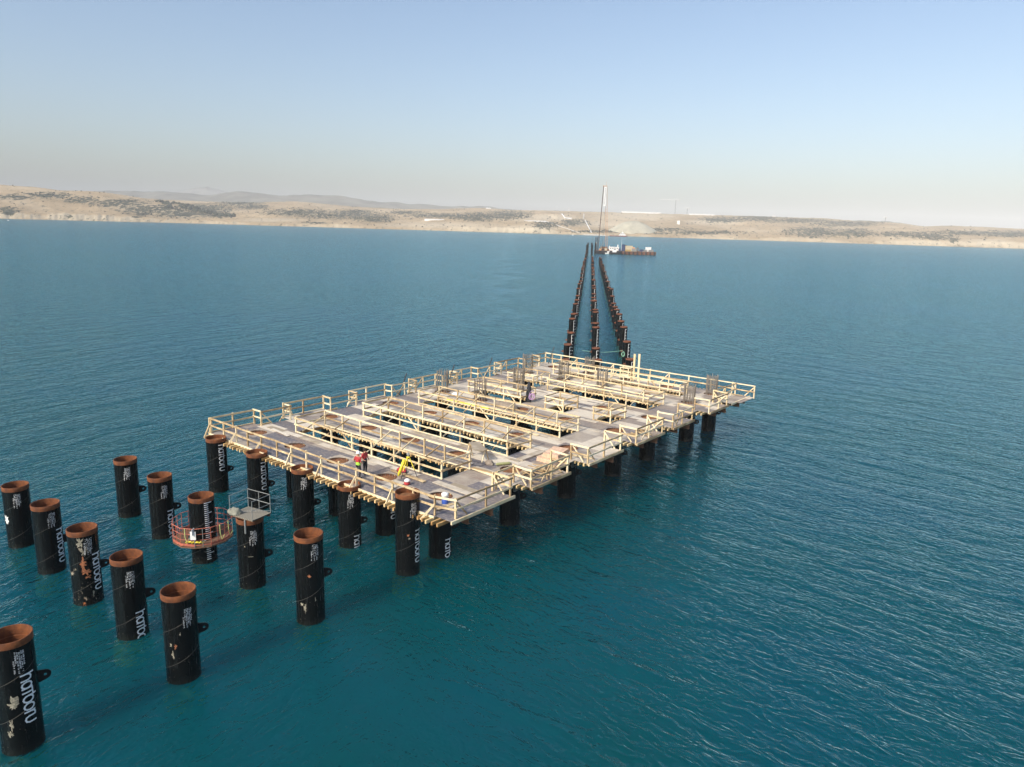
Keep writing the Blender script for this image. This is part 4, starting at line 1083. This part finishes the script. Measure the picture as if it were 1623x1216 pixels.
# green rope between the second trestle piles
pa = T0+TA*10.4+TN*(-2.0); pb = T0+TA*12+TN*3.9
mb = MB(); mb.tube([pa+(pb-pa)*f_+Vector((0, 0, 2.75-.25*sin(pi*f_))) for f_ in [i/14 for i in range(15)]], .028, 6)
for k in range(3): mb.tube([pb+Vector((.2*cos(a_*.6283)+.04*k, -.1, 2.7-.45+.45*sin(a_*.6283)*(.6+.15*k))) for a_ in range(10)], .03, 5, closed=True)
o = mb.build('mooring_rope', 'greenrope'); tag(o, 'pale green rope strung between the middle and right trestle lines, coiled at one end', 'rope')

# ------------------------------------------------------------------ the piling rig and barges
Y0 = 606.0
def RX(u): p = at_y(u, 399, Y0); return p.x
def barge(name, label, u0, u1, zt_, wd, mat, y0=Y0):
    x0, x1 = RX(u0), RX(u1)
    t = thing(name, label, 'barge', ((x0+x1)/2, y0+wd/2, 0), 0, 'barges of the piling works')
    L = (x1-x0)/2; mb = MB(); ch = 1.2
    vs_ = []
    for y in (-wd/2, wd/2): vs_ += [(-L+ch, y, -.8), (L-ch, y, -.8), (L, y, .6), (L, y, zt_), (-L, y, zt_), (-L, y, .6)]
    mb.add(vs_, [(0,1,2,3,4,5), (11,10,9,8,7,6)] + [(i_, 6+i_, 6+(i_+1)%6, (i_+1)%6) for i_ in range(6)])
    hull_ = mb.build('hull', mat, t)
    n_ = int(2*L/3.4)
    for k in range(n_):
        x = -L+1.5+k*(2*L-3)/max(1, n_-1); mb = MB(); mb.lathe([(.45, .2), (.5, .5), (.5, zt_-.3), (.4, zt_-.05)], 10, cx=x, cy=-wd/2-.45, cap0=True, cap1=True); mb.build('fender', 'hull_dark', hull_)
    mb = MB(); mb.box(-L+.1, -wd/2+.1, zt_+.003, L-.1, wd/2-.1, zt_+.12); mb.build('deck_plate', 'steel_beam', t)
    return t, L
t, L = barge('rig_barge', 'piling barge under the tall mast, beside the far piles', 944.5, 985, 2.4, 16, 'hull_dark')
t2, L2 = barge('supply_barge', 'long rusty flat barge right of the piling rig, loaded with equipment', 987, 1040, 2.3, 14, 'hull')
def rig_thing(name, label, cat, u, y, z): return thing(name, label, cat, (at_y(u, 380, y).x, y, z), 0)
def zat(u, v, y=Y0+5): return at_y(u, v, y).z
# the leader mast
yb = Y0+4; xm = at_y(949, 380, yb).x; zt_top = zat(953, 294.5, yb)
t = rig_thing('piling_mast', 'very tall slender piling mast with a white banner at its top', 'mast', 948.5, yb, 2.55)
def lattice(mb, p, q, w_, r, n_, ch=None):
    p, q = Vector(p), Vector(q); d = (q-p).normalized(); a_ = d.cross(Vector((0,1,0))).normalized()*w_/2; b_ = a_.cross(d).normalized()*w_/2
    cor = [a_+b_, a_-b_, -a_-b_, -a_+b_]
    for c_ in cor: mb.tube([p+c_, q+c_], r, 5)
    for k in range(n_):
        p0, p1 = p.lerp(q, k/n_), p.lerp(q, (k+1)/n_)
        for j in range(4):
            mb.tube([p0+cor[j], p1+cor[(j+1)%4]], r*.6, 4, caps=False)
H = zt_top-2.55; lean = 2.2
mb = MB(); mb.tube([(0, 0, 0), (lean*.9, 0, H)], .30, 8); mb.build('leader', simple('leader_steel', (.10,.06,.045), .7), t)
mb = MB(); mb.bar((-.5+lean*.8, -.3, H-.2), (3.2+lean*.8, -.3, H-.2), .35, .5); mb.tube([(1.9+lean, 0, H), (1.9+lean, 0, H+3.4)], .06, 6); mb.build('mast_head', 'boomorange', t)
mb = MB(); lattice(mb, (7.2, 1.5, .5), (2.0+lean, .3, H-.8), 1.4, .045, 30); mb.build('lattice_back', 'boomorange', t)
mb = MB(); zb1, zb0 = H-.8, H-15.8; mb.box(lean+.25, -.62, zb0, lean+2.25, -.5, zb1); mb.build('banner', 'white', t)
mb = MB(); rr = random.Random(2); z = zb1-1.0
while z > zb0+1:
    w_ = rr.uniform(.5, .9); mb.box(lean+1.25-w_/2, -.635, z-.35, lean+1.25+w_/2, -.622, z+.0); z -= rr.uniform(.6, 1.0)
mb.build('banner_marks', simple('grey_letters', (.22,.22,.24), .8), t)
mb = MB(); mb.tube([(3.4, 0, 2), (lean+2.6, 0, H)], .05, 5); mb.build('cable', 'hull_dark', t)
# hammer frame: dark ladder shape low on the leader
t = rig_thing('hammer_frame', 'dark ladder-like hammer frame at the foot of the mast', 'hammer', 946, yb-2.5, 2.55)
mb = MB(); Hh = zat(946, 376)-2.55
for x in (-.9, .5): mb.box(x-.25, -.3, 0, x+.25, .3, Hh)
for k in range(6): mb.box(-.65, -.25, Hh*(k+.6)/6.6, .25, .25, Hh*(k+.6)/6.6+.5)
mb.build('frame', 'hull_dark', t)
mb = MB(); mb.box(-.6, -.5, Hh*.45, .22, -.31, Hh*.62); mb.build('hammer_block', 'galv', t)
# crawler crane body
t = rig_thing('crawler_crane', 'dark crawler crane with lattice jib behind the piling mast', 'crane', 957, yb+4, 2.55)
mb = MB(); mb.box(-3, -1.6, 0, 3, -.8, 1.0); mb.box(-3, .8, 0, 3, 1.6, 1.0); mb.build('track', 'hull_dark', t)
mb = MB(); mb.box(-2.6, -1.4, 1.05, 2.2, 1.4, 2.9); mb.box(2.25, -1.5, 1.2, 3.1, 1.5, 2.6); mb.build('body', 'steel_beam', t)
mb = MB(); mb.box(-2.5, -1.75, 1.2, -1.2, -1.42, 2.9); mb.build('cab', 'cream', t)
mb = MB(); lattice(mb, (-1.8, 0, 2.0), (2.4, 0, 12.5), .9, .07, 12); mb.tube([(2.2, 0, 2.9), (2.4, 0, 12.5)], .05, 5); mb.build('jib', 'galv', t)
# deckhouse
t = rig_thing('deck_house', 'white deckhouse with chimney on the piling barge', 'deckhouse', 973.5, Y0+7, 2.55)
mb = MB(); mb.box(-4.0, -2.2, 0, 4.0, 2.2, 2.8); mb.box(-4.25, -2.4, 2.82, 4.25, 2.4, 3.0); mb.build('house', 'white', t)
mb = MB()
for x in (-2.8, -1, .8, 2.6): mb = MB(); mb.box(x-.35, -2.23, 1.4, x+.35, -2.205, 2.1); mb.build('window', 'glass', t)
mb = MB(); mb.box(2.9, -.4, 3.02, 3.6, .4, 4.9); mb.box(-3.8, -.3, 3.02, -3.4, .3, 4.0); mb.build('chimney', 'white', t)
# tug
t = rig_thing('tug_boat', 'small black hulled tug with white wheelhouse moored before the barges', 'tug', 975, Y0-5, 0)
mb = MB(); prof = [(-4.5,.9),(-4.2,1.5),(0,1.7),(3,1.5),(5,.2)]; 
vs_ = []
for x, w_ in prof: vs_ += [(x, -w_, 1.5+.08*max(0, x)), (x*.95, -w_*.7, -.5), (x*.95, w_*.7, -.5), (x, w_, 1.5+.08*max(0, x))]
fs_ = []
for i_ in range(4):
    for j_ in range(4): fs_.append((i_*4+j_, i_*4+(j_+1)%4, (i_+1)*4+(j_+1)%4, (i_+1)*4+j_))
fs_ += [(3,2,1,0), (16,17,18,19)]
mb.add(vs_, fs_); mb.build('hull', 'hull_dark', t)
mb = MB(); mb.box(-1.6, -1.1, 1.55, 1.6, 1.1, 3.3); mb.box(-1.0, -.9, 3.32, 1.0, .9, 4.6); wh = mb.build('wheelhouse', 'white', t)
mb = MB(); mb.box(-.8, -.93, 3.7, .8, -.905, 4.3); mb.build('window', 'glass', wh)
mb = MB(); mb.tube([(0,0,4.6),(0,0,7)], .07, 5); mb.build('mast', 'galv', t)
t = rig_thing('white_dinghy', 'white workboat lying left of the tug', 'boat', 966, Y0-4, 0)
mb = MB(); mb.add([(-3,-.8,.9),(2,-.9,.9),(3.6,0,1.2),(2,.9,.9),(-3,.8,.9),(-2.8,-.6,-.3),(1.8,-.6,-.3),(2.6,0,-.3),(1.8,.6,-.3),(-2.8,.6,-.3)], [(0,1,2,3,4),(0,5,6,1),(1,6,7,2),(2,7,8,3),(3,8,9,4),(4,9,5,0),(9,8,7,6,5)]); mb.build('hull', 'white', t)
mb = MB(); mb.box(-1.2, -.6, .95, .6, .6, 2.2); mb.build('cabin', 'white', t)
# supply barge load
def cbox(name, label, u, y, L_, w_, h_, mat, z=2.43, cat='container'):
    o = rig_thing(name, label, cat, u, y, z); mb = MB(); mb.box(-L_/2, -w_/2, 0, L_/2, w_/2, h_)
    for k in range(int(L_/.6)):
        x = -L_/2+.3+k*.6; mb.box(x-.12, -w_/2-.06, .15, x+.12, -w_/2-.002, h_-.15)
    mb.build('box_body', mat, o); mb = MB(); mb.box(-L_/2-.04, -w_/2-.1, h_+.002, L_/2+.04, w_/2+.1, h_+.12); mb.build('roof', mat, o); return o
cbox('container', 'dark blue container at the left end of the long barge', 988.5, Y0+5, 2.6, 2.4, 5.2, 'bluehull')
cbox('container', 'brown rusty container next to the dark blue one', 991.3, Y0+6, 3.0, 2.4, 4.6, 'hull')
cbox('container', 'cream container in the middle of the long barge load', 997.5, Y0+5, 6.0, 2.5, 4.3, 'cream')
cbox('container', 'low ochre box in front of the cream container', 996.5, Y0+1.8, 4.4, 1.6, 1.2, 'ochre')
cbox('container', 'small white cabin on the right end of the long barge', 1028.5, Y0+6, 4.4, 2.4, 3.6, 'white')
cbox('container', 'low blue tank on the right half of the long barge', 1018, Y0+4, 3.0, 2.2, 1.6, 'bluehull')
t = rig_thing('generator', 'grey generator with orange hood on the long barge', 'generator', 1006, Y0+4, 2.43)
mb = MB(); mb.box(-2.0, -1, 0, 2.0, 1, 2.4); mb.build('body', 'galv', t); mb = MB(); mb.box(-1.9, -.9, 2.402, .4, .9, 3.3); mb.build('hood', 'boomorange', t)
t = rig_thing('winch_frame', 'brown winch frame in the middle of the long barge', 'winch', 1011.5, Y0+4, 2.43)
mb = MB(); mb.bar((-1.6,0,0), (0,0,3.4), .3); mb.bar((1.6,0,0), (0,0,3.4), .3); mb.bar((-1.6,0,.2), (1.6,0,.2), .3); mb.tube([(-.5,-.8,.8),(-.5,.8,.8)], .6, 10); mb.build('frame', 'steel_beam', t)
for k, u in enumerate((1022.5, 1033)):
    t = rig_thing('pipe_stack', ['grey pipe stack left of the white cabin on the long barge', 'grey pipe stack at the very right end of the long barge'][k], 'pipes', u, Y0+4, 2.43)
    mb = MB()
    for r_ in range(3):
        for q in range(4-r_): mb.tube([(-1.9, -1+q*.62+r_*.31, .3+r_*.54), (1.9, -1+q*.62+r_*.31, .3+r_*.54)], .3, 10)
    mb.build('pipes', 'galv', t)
t = rig_thing('light_pole', 'thin pole standing between the two barges', 'pole', 985.7, Y0+4, 2.4); mb = MB(); mb.tube([(0,0,0),(0,0,9.5)], [.12,.05], 6); mb.build('pole', 'white', t)
# small things on the rig barge
rr = random.Random(9)
for k, (u, mat, lb) in enumerate(((952.3,'boomorange','small orange winch at the foot of the mast'),(961,'cream','cream tool box left of the white deckhouse'),(964.3,'steel_beam','brown hose reel beside the white deckhouse'),(983,'bluehull','blue drum box at the right end of the piling barge'))):
    t = rig_thing('deck_box', lb, 'box', u, Y0+2.2, 2.55); mb = MB(); mb.box(-.9, -.6, 0, .9, .6, 1.3+.4*(k % 2)); mb.box(-.95, -.65, 1.32+.4*(k % 2), .95, .65, 1.42+.4*(k % 2)); mb.build('box_body', mat, t)

# ------------------------------------------------------------------ works on the far shore
def hill_z(u, v):
    # first point of the hills seen at that pixel, marching outwards
    best = None
    for s in [i/220 for i in range(1, 221)]:
        p = hill_point(u, s)
        if project(p)[1] <= v: return p
    return hill_point(u, 1.0)
def on_shore(name, label, cat, u, v): p = hill_z(u, v); return thing(name, label, cat, p-Vector((0, 0, .5)), 0), p.y/F
t, m1 = on_shore('spoil_heap', 'great smooth grey-beige spoil heap on the far shore right of the mast', 'spoil heap', 1003, 366)
mb = MB(); N = 40; K = 9; vs_ = [(0, 0, 15*m1)]; fs_ = [(0, 1+k, 1+(k+1)%N) for k in range(N)]
for i in range(1, K+1):
    q = i/K
    for k in range(N):
        a_ = 2*pi*k/N; j_ = 1+.12*noise.noise(Vector((cos(a_)*2, sin(a_)*2, 1))); vs_.append((38*m1*q*cos(a_)*j_, 26*m1*q*sin(a_)*j_, 15*m1*(1-q*q)**1.25+.6*noise.noise(Vector((q*4*cos(a_), q*4*sin(a_), 0)))*2))
for i in range(K-1):
    for k in range(N): fs_.append((1+i*N+k, 1+(i+1)*N+k, 1+(i+1)*N+(k+1)%N, 1+i*N+(k+1)%N))
for k in range(N): q_ = vs_[1+(K-1)*N+k]; vs_.append((q_[0]*1.25, q_[1]*1.25, -30))
for k in range(N): fs_.append((1+(K-1)*N+k, 1+K*N+k, 1+K*N+(k+1)%N, 1+(K-1)*N+(k+1)%N))
mb.add(vs_, fs_); mb.build('heap', simple('spoil', (.36,.34,.26), 1, 0, .2, .05), t, True)
def shed(name, label, u, v, wpx, hpx, dpx=6, mat='white'):
    t, m_ = on_shore(name, label, 'building', u, v); w_, h_ = wpx*m_, hpx*m_
    mb = MB(); mb.box(-w_/2, 0, -3, w_/2, dpx*m_, h_*.75); mb.build('wall', mat, t)
    mb = MB(); mb.add([(-w_/2-.5,-.6,h_*.75+.02),(w_/2+.5,-.6,h_*.75+.02),(w_/2+.5,dpx*m_/2,h_),(-w_/2-.5,dpx*m_/2,h_),(-w_/2-.5,dpx*m_+.6,h_*.75+.02),(w_/2+.5,dpx*m_+.6,h_*.75+.02)], [(0,1,2,3),(3,2,5,4),(0,3,4),(1,5,2),(0,4,5,1)]); mb.build('roof', mat, t)
shed('long_shed', 'long white shed on the skyline right of the mast', 1014, 337.5, 60, 2.4)
shed('long_shed', 'long white shed on the skyline below the tower crane', 1110, 341, 38, 2)
shed('greenhouse', 'row of white roofs on the bluff left of centre, at the shore', 688, 349.5, 30, 2.2)
shed('greenhouse', 'long white strip roof on the bluff right of the grooved cliff', 848, 351.2, 34, 1.5)
shed('white_house', 'tiny white house near the skyline left of centre', 773, 331, 7, 1.8)
shed('white_house', 'small white house low on the right hills', 1224, 344, 5, 1.8)
shed('concrete_block', 'small white concrete block on the slope under the tower crane', 1074, 356, 3.5, 6, 4)
shed('white_shelter', 'white shelter at the top of the conveyor scar', 899, 347, 11, 2)
def slanted(name, label, cat, u0, v0, u1, v1, w_, mat='concrete'):
    p, q = hill_z(u0, v0), hill_z(u1, v1)
    mb = MB(); c_ = (p+q)/2; N = 14; pts = []
    for i in range(N+1):
        u, v = u0+(u1-u0)*i/N, v0+(v1-v0)*i/N; pts.append(hill_z(u, v)+Vector((0, 0, .8)))
    vs_ = []; 
    for x in pts: vs_ += [(x.x-w_/2-c_.x, x.y-c_.y, x.z-c_.z), (x.x+w_/2-c_.x, x.y-c_.y, x.z-c_.z), (x.x+w_/2-c_.x, x.y-c_.y, x.z-2-c_.z), (x.x-w_/2-c_.x, x.y-c_.y, x.z-2-c_.z)]
    fs_ = []
    for i in range(N):
        for j in range(4): fs_.append((i*4+j, i*4+(j+1)%4, (i+1)*4+(j+1)%4, (i+1)*4+j))
    mb.add(vs_, fs_+[(3,2,1,0),(N*4,N*4+1,N*4+2,N*4+3)]); o = mb.build(name, mat, None, False, c_); tag(o, label, cat); return o
slanted('conveyor_ramp', 'pale conveyor ramp running down the slope to the shore behind the mast', 'ramp', 926, 349, 937, 369, 2.6, 'white')
slanted('slope_ramp', 'short white ramp on the slope left of the conveyor', 'ramp', 889, 339, 895, 347, 4, 'white')
slanted('slope_track', 'pale dirt track falling to the shore left of the conveyor', 'track', 862, 350, 918, 370, 4, 'concrete')
slanted('retaining_wall', 'short pale wall high on the slope above the conveyor', 'wall', 923.5, 347, 924, 339, 4.5, 'concrete')
p = on_z(944, 373.5, 0); m1 = p.y/F
t = thing('loading_quay', 'pale concrete loading quay on the far shore behind the mast', 'quay', p, 0); mb = MB(); mb.box(-17*m1, -10, -1, 17*m1, 60, 2.2); mb.box(-16*m1, -6, 2.21, 10*m1, 20, 3.0); mb.build('quay_wall', 'concrete', t)
# ship at the far shore
p = on_z(978, 374.8, 0); p.y -= 40; m1 = p.y/F
t = thing('ferry', 'white ferry with dark red hull lying at the far shore', 'ship', p, 0)
mb = MB(); mb.add([(-14*m1,-5,-.5),(11*m1,-5,-.5),(13*m1,0,2.6),(11*m1,5,-.5),(-14*m1,5,-.5),(-15*m1,-6,2.4),(11.5*m1,-6,2.6),(14*m1,0,3.4),(11.5*m1,6,2.6),(-15*m1,6,2.4)], [(4,3,2,1,0),(0,1,6,5),(1,2,7,6),(2,3,8,7),(3,4,9,8),(4,0,5,9),(5,6,7,8,9)]); mb.build('hull', simple('dark_red_hull', (.22,.05,.05), .7), t)
mb = MB(); mb.box(0, -4, 3.0, 10*m1, 4, 6.0); mb.box(2*m1, -3.5, 6.02, 8*m1, 3.5, 9.0); mb.box(4*m1, -2.5, 9.02, 6.5*m1, 2.5, 11.5); mb.build('superstructure', 'white', t)
mb = MB(); mb.box(2.5*m1, -3.6, 7, 7.5*m1, -3.52, 8.1); mb.build('window', 'glass', t)
mb = MB(); mb.tube([(5*m1,0,11.5),(5*m1,0,16)], .3, 6); mb.build('mast', 'white', t)
for k, (u, v, lb) in enumerate(((906.5, 373.0, 'tiny white boat near the far shore left of the quay'), (28, 350, 'tiny white boat at the foot of the left cliffs'))):
    p = on_z(u, v, 0); p.y -= 30; t = thing('small_boat', lb, 'boat', p, 0); s_ = p.y/F
    mb = MB(); mb.add([(-1.2*s_,-.3*s_,0),(.9*s_,-.3*s_,0),(1.5*s_,0,.4*s_),(.9*s_,.3*s_,0),(-1.2*s_,.3*s_,0),(-1.3*s_,-.4*s_,.55*s_),(1*s_,-.4*s_,.6*s_),(1.7*s_,0,.7*s_),(1*s_,.4*s_,.6*s_),(-1.3*s_,.4*s_,.55*s_)], [(4,3,2,1,0),(0,1,6,5),(1,2,7,6),(2,3,8,7),(3,4,9,8),(4,0,5,9),(5,6,7,8,9)]); mb.build('hull', 'white', t)
    mb = MB(); mb.box(-.5*s_, -.2*s_, .58*s_, .4*s_, .2*s_, 1.1*s_); mb.build('cabin', 'white', t)
# tower cranes
def tower_crane(label, u, v, hpx, l_px, r_px, rz=0, extra=0, y_extra=0):
    p = hill_z(u, v); m_ = p.y/F; H_ = hpx*m_+2; t = thing('tower_crane', label, 'crane', p-Vector((0,0,2)), rz, 'tower cranes on the skyline')
    mb = MB(); lattice(mb, (0,0,0), (0,0,H_), 2.2, .28, 14); mb.build('tower', 'galv', t)
    mb = MB(); lattice(mb, (-l_px*m_, 0, H_+1), (0, 0, H_+1), 1.6, .25, 16); lattice(mb, (0, 0, H_+1), (r_px*m_, 0, H_+1), 1.6, .25, 5); mb.tube([(0,0,H_+1),(0,0,H_+6)], .4, 5); mb.tube([(0,0,H_+6),(-l_px*m_*.7,0,H_+1.8)], .15, 4); mb.tube([(0,0,H_+6),(r_px*m_*.9,0,H_+1.8)], .15, 4); mb.build('jib', 'white', t)
    mb = MB(); mb.box(r_px*m_-3, -1.2, H_-2.4, r_px*m_, 1.2, H_-.2); mb.build('counterweight', 'concrete', t)
tower_crane('tall tower crane with a long left jib standing on the skyline', 1067, 338, 21, 24, 6)
tower_crane('faint low crane right of the tall tower crane', 1086, 339, 9, 4, 3)
tower_crane('tiny crane far right on the skyline near the plateau', 1398, 350, 7, 4, 2)
for k, (u, v, h_, lb) in enumerate(((900, 334, 6, 'white silo mast on the skyline left of the piling mast'), (881, 333.5, 8, 'thin pole on the skyline left of the white silo mast'), (1245, 345, 3, 'small pale mast on the right skyline'))):
    p = hill_z(u, v); m_ = p.y/F; t = thing('mast', lb, 'mast', p-Vector((0,0,1)), 0); mb = MB(); mb.lathe([(1.2 if k == 0 else .35, 0), (1.1 if k == 0 else .25, h_*m_), (.1, h_*m_+1)], 8, cap0=True, cap1=True); mb.build('shaft', 'white', t)

# ------------------------------------------------------------------ haze
mb = MB(); mb.box(-11000, -900, -8, 11000, 10600, 330)
k = NT('haze'); k.t.nodes.remove(k.b); pv = k.n('VolumePrincipled'); pv.inputs['Color'].default_value = (.885, .915, .94, 1)
pv.inputs['Density'].default_value = .00012; pv.inputs['Anisotropy'].default_value = -.32
k.l(pv.outputs[0], k.out.inputs['Volume'])
o = mb.build('haze', k.m); tag(o, 'thin pale summer haze over the water', 'haze', None, 'stuff')
